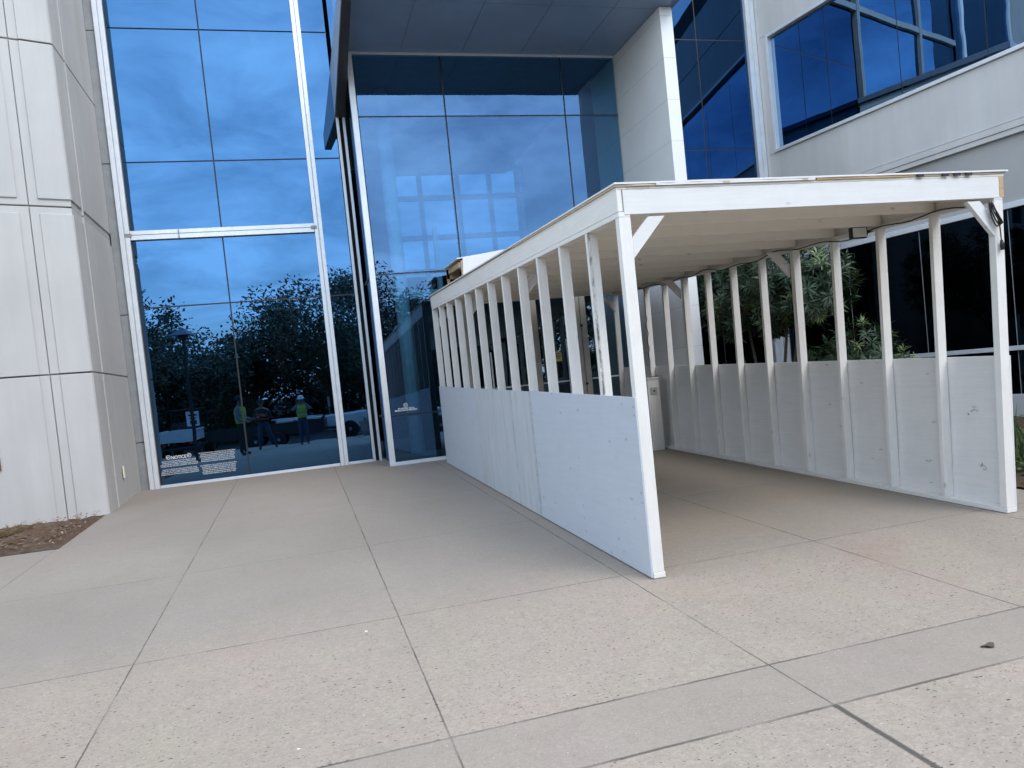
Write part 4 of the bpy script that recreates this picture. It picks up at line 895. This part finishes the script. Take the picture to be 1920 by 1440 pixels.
spots += [('A', 4.6, -20.5, 2.0, 0.98, 'oak mirrored between the vestibule mullions'), ('B', -4.4, -21, 2.9, 0.98, 'oak filling the dip between two larger crowns in the glass'), ('A', 10.5, -21, 3.0, 0.95, 'oak mirrored in the right part of the vestibule glass'),
          ('B', 16.5, -19, 2.4, 1.1, 'oak far along the street to the right'), ('A', -17.5, -22, 4.2, 1.05, 'oak far along the street to the left'), ('B', -15.0, -6.5, 1.9, 1.0, 'oak on the lawn left of the plaza, mirrored in the wing windows'), ('A', -17.0, -1.0, 5.0, 0.8, 'oak beside the concrete wall, mirrored in the wing windows'), ('B', -13.5, 2.2, 0.2, 0.85, 'oak nearest the concrete wall on the left lawn')]
src = {'A': tA, 'B': tB, 'C': tC}; used = set()
for kd, x, y, rz, s_, lab in spots:
    if kd not in used: o = src[kd]; used.add(kd)
    else: o = copy_tree(src[kd])
    if lab: o['label'] = lab
    o.location = (x, y, -0.55 if y < -9 else -0.3); o.rotation_euler = (0, 0, rz); o.scale = (s_, s_, s_)
lv = []; r = random.Random(77)
for k in range(42000):
    x = r.uniform(-60, 60); hh = 3.3 + 0.9 * math.sin(x * 0.31) + 0.8 * math.sin(x * 0.83 + 1); z = hh * r.random() ** 0.7; y = -24.5 + r.uniform(-2.0, 2.0) * (1 - z / 6)
    dd = Vector((r.gauss(0, 1), r.gauss(0, 1), r.gauss(0, 0.7))).normalized(); lv.append((Vector((x, y, z - 0.6)), dd, dd.orthogonal().normalized(), r.uniform(0.35, 0.7), r.uniform(0.2, 0.38)))
o = leaf_mesh('woodland', lv, 'leaf_oak', None); o['kind'] = 'stuff'; tag(o, 'dark woodland edge beyond the street trees, mirrored in the glass', 'wood')

# people: one skinned body each, clothes as their own shells
MT['skin'] = plain('skin', (0.34, 0.20, 0.14), 0.5, 0, 0.06)
MT['hivis'] = plain('yellow_hi_vis_cloth', (0.42, 0.62, 0.05), 0.7, 0, 0.1); MT['hivis_tape'] = plain('silver_tape', (0.6, 0.62, 0.62), 0.3, 0.5)
MT['orange'] = plain('orange_red_vest_cloth', (0.60, 0.12, 0.04), 0.7, 0, 0.1)
MT['denim'] = plain('denim', (0.045, 0.07, 0.13), 0.85, 0, 0.2, 30); MT['dark_cloth'] = plain('dark_cloth', (0.03, 0.032, 0.038), 0.85, 0, 0.2, 30); MT['grey_cloth'] = plain('blue_grey_shirt', (0.22, 0.26, 0.32), 0.8, 0, 0.15, 30)
MT['hat_white'] = plain('white_hard_hat', (0.78, 0.78, 0.77), 0.3, 0, 0.03); MT['boot'] = plain('boot_leather', (0.05, 0.035, 0.025), 0.6)
def skin_mesh(name, joints, edges, mat, parent, grow=0.0, sub=2):
    idx = {}; vs = []; rr = []; es = []
    for a, b in edges:
        for k in (a, b):
            if k not in idx: idx[k] = len(vs); vs.append(joints[k][0]); rr.append(joints[k][1])
        es.append((idx[a], idx[b]))
    me = bpy.data.meshes.new(name); me.from_pydata([tuple(v) for v in vs], es, []); me.update(); me.materials.append(MT[mat])
    o = bpy.data.objects.new(name, me); C.objects.link(o); o.parent = parent
    sk = o.modifiers.new('skin', 'SKIN'); sk.use_smooth_shade = True
    if not me.skin_vertices: 
        bm_ = None
    lay = me.skin_vertices[0].data if len(me.skin_vertices) else None
    for i, r_ in enumerate(rr):
        q = (r_ if isinstance(r_, tuple) else (r_, r_)); lay[i].radius = (q[0] + grow, q[1] + grow)
    lay[0].use_root = True
    sb = o.modifiers.new('sub', 'SUBSURF'); sb.levels = sub; sb.render_levels = sub
    ev = o.evaluated_get(bpy.context.evaluated_depsgraph_get()); nm = bpy.data.meshes.new_from_object(ev); o.modifiers.clear(); o.data = nm
    nm.polygons.foreach_set('use_smooth', [True] * len(nm.polygons)); return o
def person(label, loc, rz, h, arms, legs, hat, vest, shirt, trousers, stripes=True, head_dir=0.0):
    """faces local +Y; arms: (elbow, wrist, hand tip) per side for L and R; legs: (knee, ankle) per side"""
    T = thing('person', label, 'person', loc, rz, 'workers mirrored in the left glass', True); k_ = h / 1.78; V_ = Vector
    J = {'pelvis': (V_((0, 0, 0.95)), (0.135, 0.105)), 'waist': (V_((0, 0.0, 1.08)), (0.125, 0.10)), 'chest': (V_((0, 0, 1.30)), (0.15, 0.11)), 'up': (V_((0, -0.01, 1.42)), (0.13, 0.09)), 'neck': (V_((0, 0.0, 1.51)), 0.055), 'chin': (V_((0, 0.03, 1.575)), 0.066), 'head': (V_((0, 0.015, 1.66)), 0.082), 'crown': (V_((0, 0.0, 1.735)), 0.062), 'nose': (V_((0, 0.118, 1.625)), 0.014)}
    E = [('pelvis', 'waist'), ('waist', 'chest'), ('chest', 'up'), ('up', 'neck'), ('neck', 'chin'), ('chin', 'head'), ('head', 'crown')]
    shirtE = E[:3]; legE = []; armE = []
    for sd_, nm in ((-1, 'L'), (1, 'R')):
        el, wr, tip = [V_(p) for p in arms[nm]]; sh = V_((sd_ * 0.185, -0.01, 1.41))
        J['sh' + nm] = (sh, 0.062); J['el' + nm] = (el, 0.045); J['wr' + nm] = (wr, 0.030)
        E += [('up', 'sh' + nm), ('sh' + nm, 'el' + nm), ('el' + nm, 'wr' + nm)]; armE += [('up', 'sh' + nm), ('sh' + nm, 'el' + nm), ('el' + nm, 'wr' + nm)]
        d = (tip - wr).normalized(); pa = wr + d * 0.06; J['pa' + nm] = (pa, (0.026, 0.036)); E.append(('wr' + nm, 'pa' + nm))
        side = d.cross(V_((0, 1, 0.2)));  side = side.normalized() if side.length > 0.1 else V_((1, 0, 0)); nrm_ = side.cross(d)
        for f_ in range(4):
            b0 = wr + d * 0.098 + side * (f_ - 1.5) * 0.021; ln = (0.068, 0.078, 0.073, 0.056)[f_]
            m1 = b0 + d * ln * 0.55 + nrm_ * 0.012; m2 = m1 + d * ln * 0.40 + nrm_ * 0.028
            J['f%d' % f_ + nm] = (b0, 0.010); J['g%d' % f_ + nm] = (m1, 0.0085); J['h%d' % f_ + nm] = (m2, 0.007)
            E += [('pa' + nm, 'f%d' % f_ + nm), ('f%d' % f_ + nm, 'g%d' % f_ + nm), ('g%d' % f_ + nm, 'h%d' % f_ + nm)]
        t0 = wr + d * 0.035 - side * 0.035 * sd_ + nrm_ * 0.01; J['t0' + nm] = (t0, 0.012); J['t1' + nm] = (t0 + d * 0.04 - side * 0.02 * sd_ + nrm_ * 0.02, 0.009); E += [('wr' + nm, 't0' + nm), ('t0' + nm, 't1' + nm)]
        kn, an = [V_(p) for p in legs[nm]]; hp = V_((sd_ * 0.095, 0, 0.90)); J['hp' + nm] = (hp, 0.098); J['kn' + nm] = (kn, 0.062); J['an' + nm] = (an, 0.043); J['to' + nm] = (an + V_((sd_ * 0.02, 0.15, -0.045)), 0.035); J['he' + nm] = (an + V_((0, -0.045, -0.04)), 0.04)
        E += [('pelvis', 'hp' + nm), ('hp' + nm, 'kn' + nm), ('kn' + nm, 'an' + nm), ('an' + nm, 'to' + nm)]; legE += [('pelvis', 'hp' + nm), ('hp' + nm, 'kn' + nm), ('kn' + nm, 'an' + nm)]
    J = {k: (v[0] * k_, v[1]) for k, v in J.items()}
    skin_mesh('body', J, E, 'skin', T, 0, 2)
    skin_mesh('shirt', J, [('waist', 'chest'), ('chest', 'up')] + armE, shirt, T, 0.010, 2)
    Jt = dict(J); skin_mesh('trousers', Jt, [('pelvis', 'waist')] + legE, trousers, T, 0.014, 2)
    for nm in 'LR': skin_mesh('boot', {**J, 'an' + nm: (J['an' + nm][0], 0.05)}, [('an' + nm, 'to' + nm)], 'boot', T, 0.008, 1)
    b = MB(); prof = [(0.142, 0.98), (0.150, 1.06), (0.158, 1.18), (0.168, 1.30), (0.165, 1.38), (0.120, 1.455)]; n = 20; i0 = 0
    def shell(zs, g):
        i0 = len(b.v)
        for r_, z in zs:
            for a in range(n): b.v.append(((r_ + 0.035 + g) * math.cos(2 * PI * a / n) * k_, (r_ * 0.74 + 0.02 + g) * math.sin(2 * PI * a / n) * k_, z * k_))
        for q in range(len(zs) - 1):
            for a in range(n): b.f.append((i0 + q * n + a, i0 + q * n + (a + 1) % n, i0 + (q + 1) * n + (a + 1) % n, i0 + (q + 1) * n + a))
    shell(prof, 0.012); ve = b.build('vest', MT[vest], T, org=(0, 0, 0), smooth=True)
    if stripes:
        b = MB(); shell([(0.152, 1.07), (0.156, 1.12)], 0.018); shell([(0.164, 1.25), (0.167, 1.30)], 0.018); b.build('reflective_band', MT['orange' if stripes == 'orange' else 'hivis_tape'], ve, org=(0, 0, 0), smooth=True)
    hb_ = MB(); c0 = Vector((0, 0.01, 1.685)) * k_; hb_.lathe(c0, [(0.145, -0.008), (0.148, 0.0), (0.116, 0.006), (0.113, 0.04), (0.095, 0.085), (0.055, 0.115), (0.012, 0.125)], 20)
    hb_.hexa([c0 + Vector(p) for p in ((-0.09, 0.09, -0.006), (0.09, 0.09, -0.006), (0.06, 0.19, -0.016), (-0.06, 0.19, -0.016), (-0.09, 0.09, 0.002), (0.09, 0.09, 0.002), (0.06, 0.19, -0.008), (-0.06, 0.19, -0.008))])
    hb_.build('hard_hat', MT[hat], T, org=(0, 0, 0), smooth=True)
    fe = MB()
    for sx in (-0.032, 0.032): fe.box(sx - 0.012, sx + 0.012, 0.092, 0.099, 1.645, 1.658)
    fe.box(-0.022, 0.022, 0.094, 0.099, 1.578, 1.586); fe.v = [tuple(Vector(v) * k_) for v in fe.v]; fe.build('face_features', MT['dark_cloth'], T, org=(0, 0, 0))
    er = MB()
    for sx in (-1, 1): er.box(sx * 0.084 - 0.008, sx * 0.084 + 0.008, -0.02, 0.015, 1.60, 1.66)
    er.v = [tuple(Vector(v) * k_) for v in er.v]; er.build('ears', MT['skin'], T, org=(0, 0, 0), bevel=0.004)
    return T
std = {'L': ((-0.10, 0.02, 0.52), (-0.11, -0.02, 0.085)), 'R': ((0.10, 0.03, 0.52), (0.12, 0.02, 0.085))}
stride = {'L': ((-0.13, 0.10, 0.53), (-0.16, 0.06, 0.085)), 'R': ((0.18, -0.02, 0.52), (0.30, -0.22, 0.10))}
person('person in yellow safety vest and dark hard hat standing sideways, leftmost mirrored worker', (-4.0, -1.25, gz(-1.25)), -1.25, 1.80,
       {'L': ((-0.26, 0.03, 1.13), (-0.20, 0.22, 1.02), (-0.16, 0.34, 1.0)), 'R': ((0.27, 0.02, 1.13), (0.20, 0.24, 1.05), (0.14, 0.36, 1.05))}, std, 'dark_cloth', 'hivis', 'grey_cloth', 'dark_cloth')
person('person in dark clothes with orange bands and jeans, one leg stepped aside', (-3.5, -4.5, gz(-4.5)), 0.2, 1.74,
       {'L': ((-0.28, 0.02, 1.14), (-0.12, 0.22, 1.16), (-0.02, 0.28, 1.2)), 'R': ((0.28, 0.02, 1.14), (0.12, 0.22, 1.20), (0.02, 0.28, 1.24))}, stride, 'dark_cloth', 'dark_cloth', 'dark_cloth', 'denim', 'orange')
person('person in white hard hat and yellow vest raising both arms to take a picture', (-2.2, -5.38, gz(-5.38)), 0.0, 1.76,
       {'L': ((-0.33, 0.16, 1.30), (-0.13, 0.40, 1.52), (-0.06, 0.46, 1.60)), 'R': ((0.33, 0.16, 1.30), (0.13, 0.40, 1.52), (0.06, 0.46, 1.60))}, std, 'hat_white', 'hivis', 'grey_cloth', 'denim')
# vehicles and street things
MT['car_white'] = plain('white_car_paint', (0.74, 0.75, 0.76), 0.25, 0, 0.03); MT['car_glass'] = plain('car_glass', (0.02, 0.025, 0.03), 0.08, 0, 0.05); MT['tyre'] = plain('tyre_rubber', (0.02, 0.02, 0.02), 0.85); MT['rim'] = plain('wheel_rim', (0.45, 0.46, 0.47), 0.35, 0.6)
MT['red_lens'] = plain('red_lens', (0.45, 0.02, 0.02), 0.25); MT['trailer_black'] = plain('black_trailer_paint', (0.02, 0.021, 0.023), 0.5); MT['stone'] = concrete('planter_stone', (0.34, 0.33, 0.31), 0.1); MT['roofgrey'] = plain('grey_shade', (0.16, 0.18, 0.22), 0.6)
def wheel(parent, x, y, z, r, w_, axis='X'):
    prof = [(r * 0.55, -w_ / 2), (r * 0.92, -w_ / 2), (r, -w_ * 0.3), (r, w_ * 0.3), (r * 0.92, w_ / 2), (r * 0.55, w_ / 2)]
    b = MB(); b.lathe((0, 0, 0), prof, 24); q = MB(); q.lathe((0, 0, 0), [(r * 0.1, -w_ * 0.52), (r * 0.56, -w_ * 0.42), (r * 0.56, w_ * 0.42), (r * 0.1, w_ * 0.52)], 16)
    for m_ in (b, q): m_.v = [((v[2] + x, v[0] + y, v[1] + z) if axis == 'X' else (v[0] + x, v[2] + y, v[1] + z)) for v in m_.v]
    t_ = b.build('wheel', MT['tyre'], parent, org=(0, 0, 0)); q.build('rim', MT['rim'], t_, org=(0, 0, 0))
# pickup truck, length along local X, z = 0 at the road
T = thing('pickup_truck', 'white pickup truck parked across the street, mirrored at the right of the glass', 'truck', (1.55, -11.2, -0.43), 0, None, True)
b = MB(); side = [(-2.75, 0.42), (-2.75, 1.05), (-0.75, 1.08), (-0.70, 1.12), (1.15, 1.10), (2.55, 1.02), (2.78, 0.85), (2.78, 0.42)]
b.prism([(x, -0.93, z) for x, z in side], (0, 1.86, 0)); b.build('body', MT['car_white'], T, org=(0, 0, 0), bevel=0.05)
b = MB(); cab = [(-0.72, 1.10), (-0.62, 1.72), (0.35, 1.78), (0.62, 1.70), (1.28, 1.10)]; b.prism([(x, -0.84, z) for x, z in cab], (0, 1.68, 0)); b.build('cab', MT['car_white'], T, org=(0, 0, 0), bevel=0.05)
b = MB(); b.prism([(x, 0.835, z) for x, z in ((-0.55, 1.16), (-0.50, 1.60), (0.10, 1.66), (0.10, 1.16))], (0, 0.012, 0)); b.build('side_window', MT['car_glass'], T, org=(0, 0, 0))
b = MB(); b.prism([(x, 0.835, z) for x, z in ((0.16, 1.16), (0.16, 1.66), (0.50, 1.60), (1.0, 1.16))], (0, 0.012, 0)); b.build('side_window', MT['car_glass'], T, org=(0, 0, 0))
b = MB(); b.box(-2.79, -2.74, -0.75, 0.75, 0.62, 1.0); b.build('tailgate', MT['car_white'], T, org=(0, 0, 0), bevel=0.01)
for sy in (-1, 1): b = MB(); b.box(-2.785, -2.745, sy * 0.86 - 0.06, sy * 0.86 + 0.06, 0.70, 1.0); b.build('tail_light', MT['red_lens'], T, org=(0, 0, 0))
b = MB(); b.box(-2.90, -2.76, -0.90, 0.90, 0.42, 0.56); b.build('bumper', MT['rim'], T, org=(0, 0, 0), bevel=0.02)
for x in (-1.75, 1.75):
    for y in (-0.86, 0.86): wheel(T, x, y, 0.38, 0.38, 0.26, 'Y')
# black utility trailer loaded with dark boards
T = thing('utility_trailer', 'long black utility trailer with boards on it, mirrored behind the workers', 'trailer', (-3.6, -10.2, -0.43), 0.04, None, True)
b = MB(); b.box(-2.3, 2.3, -0.9, 0.9, 0.50, 0.60); b.box(-2.3, 2.3, 0.85, 0.90, 0.6, 0.95); b.box(-2.3, 2.3, -0.90, -0.85, 0.6, 0.95); b.box(2.25, 2.3, -0.85, 0.85, 0.6, 0.95); b.build('bed', MT['trailer_black'], T, org=(0, 0, 0))
for x in (-2.2, -1.1, 0, 1.1, 2.2): b = MB(); b.box(x - 0.03, x + 0.03, 0.9, 0.94, 0.5, 1.05); b.build('stake', MT['trailer_black'], T, org=(0, 0, 0))
b = MB(); b.bar((2.3, 0, 0.55), (3.4, 0, 0.5), 0.1, 0.1); b.build('drawbar', MT['trailer_black'], T, org=(0, 0, 0))
b = MB(); b.box(0.4, 2.2, -0.5, 0.6, 1.0, 1.06); b.bar((0.2, 0.2, 1.12), (2.24, 0.5, 1.12), 0.2, 0.04); b.build('board', MT['ply'], T, org=(0, 0, 0))
for x in (-0.45, 0.45):
    for y in (-1.02, 1.02): wheel(T, x, y, 0.33, 0.33, 0.2, 'Y')
# white utility cart seen from behind
T = thing('utility_cart', 'white utility cart with a tipping cargo bed, mirrored low at the left of the glass', 'cart', (-6.75, -9.9, -0.43), 0.1, None, True)
b = MB(); b.box(-0.62, 0.62, -1.35, 1.35, 0.40, 0.52); b.box(-0.60, 0.60, -1.40, -0.55, 0.52, 0.85); b.build('chassis', MT['trailer_black'], T, org=(0, 0, 0), bevel=0.03)
b = MB(); b.box(-0.66, 0.66, 0.0, 1.40, 0.70, 0.76); b.box(-0.66, -0.62, 0.0, 1.40, 0.76, 1.06); b.box(0.62, 0.66, 0.0, 1.40, 0.76, 1.06); b.box(-0.62, 0.62, 0.0, 0.04, 0.76, 1.06); b.build('cargo_bed', MT['car_white'], T, org=(0, 0, 0), bevel=0.015)
b = MB(); b.box(-0.615, 0.615, 1.37, 1.41, 0.765, 1.05); b.build('tailgate', MT['car_white'], T, org=(0, 0, 0), bevel=0.015)
b = MB(); b.box(-0.69, 0.69, 1.36, 1.43, 1.07, 1.14); b.box(-0.69, -0.63, 0.0, 1.36, 1.07, 1.14); b.box(0.63, 0.69, 0.0, 1.36, 1.07, 1.14); b.build('bed_rail', MT['car_white'], T, org=(0, 0, 0), bevel=0.01)
b = MB()
for x in (-0.55, 0.55): b.tube([(x, -0.1, 0.5), (x, -0.12, 1.85), (x, -1.0, 1.9), (x, -1.3, 0.9)], 0.025, 8)
b.build('roll_cage', MT['black'], T, org=(0, 0, 0)); b = MB(); b.box(-0.62, 0.62, -1.1, -0.05, 1.90, 1.95); b.build('roof', MT['black'], T, org=(0, 0, 0), bevel=0.02)
b = MB(); b.box(-0.55, 0.55, -0.55, -0.12, 0.85, 0.97); b.box(-0.55, 0.55, -0.16, -0.06, 0.97, 1.4); b.build('seat', MT['dark_cloth'], T, org=(0, 0, 0), bevel=0.03)
for sx in (-0.5, 0.5): b = MB(); b.box(sx - 0.06, sx + 0.06, 1.412, 1.425, 0.60, 0.68); b.build('tail_light', MT['red_lens'], T, org=(0, 0, 0))
for x in (-0.6, 0.6):
    for y in (-0.95, 0.85): wheel(T, x, y, 0.31, 0.31, 0.24, 'X')
# post with a shade, sign, marker post, planter, bush
T = thing('lamp_post', 'dark square lamp post with a shallow grey pyramid hood, mirrored left of the workers', 'lamp post', (-5.45, -2.15, gz(-2.15)), 0.3, None, True)
b = MB(); b.box(-0.04, 0.04, -0.04, 0.04, -0.05, 3.75); b.build('pole', MT['black'], T, org=(0, 0, 0), bevel=0.006)
b = MB(); b.box(-0.12, 0.12, -0.12, 0.12, 3.75, 4.0); b.build('lantern', MT['black'], T, org=(0, 0, 0), bevel=0.01)
b = MB(); b.v = [(-.30, -.30, 3.88), (.30, -.30, 3.88), (.30, .30, 3.88), (-.30, .30, 3.88), (0, 0, 4.12)]; b.f = [(0, 3, 2, 1), (0, 1, 4), (1, 2, 4), (2, 3, 4), (3, 0, 4)]; b.build('hood', MT['roofgrey'], T, org=(0, 0, 0))
b = MB(); b.box(-0.16, 0.16, -0.16, 0.16, -0.05, 0.06); b.build('base', MT['black'], T, org=(0, 0, 0), bevel=0.01)
T = thing('street_sign', 'small white rectangular sign with dark marks on a thin post, mirrored behind the lamp post', 'sign', (-6.35, -9.2, -0.45), 0, None, True)
b = MB(); b.tube([(0, 0, 0), (0, 0, 1.9)], 0.025, 8); b.build('post', MT['strip'], T, org=(0, 0, 0))
b = MB(); b.box(-0.22, 0.22, 0.026, 0.034, 1.25, 1.85); b.build('plate', MT['white_vinyl'], T, org=(0, 0, 0))
b = MB(); b.box(-0.15, 0.15, 0.035, 0.037, 1.68, 1.74); b.box(-0.12, 0.12, 0.035, 0.037, 1.57, 1.62); b.box(-0.11, -0.02, 0.035, 0.037, 1.32, 1.50); b.box(0.03, 0.12, 0.035, 0.037, 1.32, 1.50); b.build('marking', MT['black'], T, org=(0, 0, 0))
T = thing('marker_post', 'slim white marker post standing beyond the road', 'post', (-0.75, -17.8, -0.6), 0, None, True)
b = MB(); b.tube([(0, 0, 0), (0, 0, 2.1)], 0.04, 8); b.build('post', MT['strip'], T, org=(0, 0, 0)); b = MB(); b.tube([(0, 0, 1.45), (0, 0, 2.05)], 0.06, 10); b.build('sleeve', MT['white_vinyl'], T, org=(0, 0, 0))
T = thing('stone_planter', 'low pale round stone planter by the kerb, mirrored in the narrow pane beside the vestibule', 'planter', (0.55, -7.6, gz(-7.6)), 0, None, True)
b = MB(); b.lathe((0, 0, 0), [(0.42, 0), (0.52, 0.25), (0.56, 0.55), (0.60, 0.60), (0.52, 0.60), (0.48, 0.5), (0.05, 0.5)], 24); b.build('bowl', MT['stone'], T, org=(0, 0, 0), smooth=True)
lv = []; r = random.Random(8)
for k in range(220):
    a = r.uniform(0, 2 * PI); el = r.uniform(0.3, 1.4); d = Vector((math.cos(a) * math.cos(el), math.sin(a) * math.cos(el), math.sin(el))); n_ = d.orthogonal().normalized(); lv.append((Vector((r.gauss(0, 0.15), r.gauss(0, 0.15), 0.48)), d, n_, r.uniform(0.15, 0.35), 0.05))
leaf_mesh('plant', lv, 'leaf_cover', T)
T = thing('round_bush', 'round bright green bush across the road, mirrored left of the first worker', 'bush', (-5.6, -18.0, -0.6), 0, None, True)
lv = []
for k in range(4500):
    d = Vector((r.gauss(0, 1), r.gauss(0, 1), r.gauss(0, 0.9))).normalized() * (r.random() ** 0.4); p = Vector((d.x * 1.5, d.y * 1.2, 1.3 + d.z * 1.4)); dd = Vector((r.gauss(0, 1), r.gauss(0, 1), r.gauss(0, 1))).normalized(); lv.append((p, dd, dd.orthogonal().normalized(), r.uniform(0.1, 0.2), r.uniform(0.05, 0.1)))
leaf_mesh('foliage', lv, 'leaf_cover', T); b = MB(); b.tube([(0, 0, 0), (0.05, 0, 0.8)], 0.08, 8); b.build('stem', MT['bark'], T, org=(0, 0, 0))
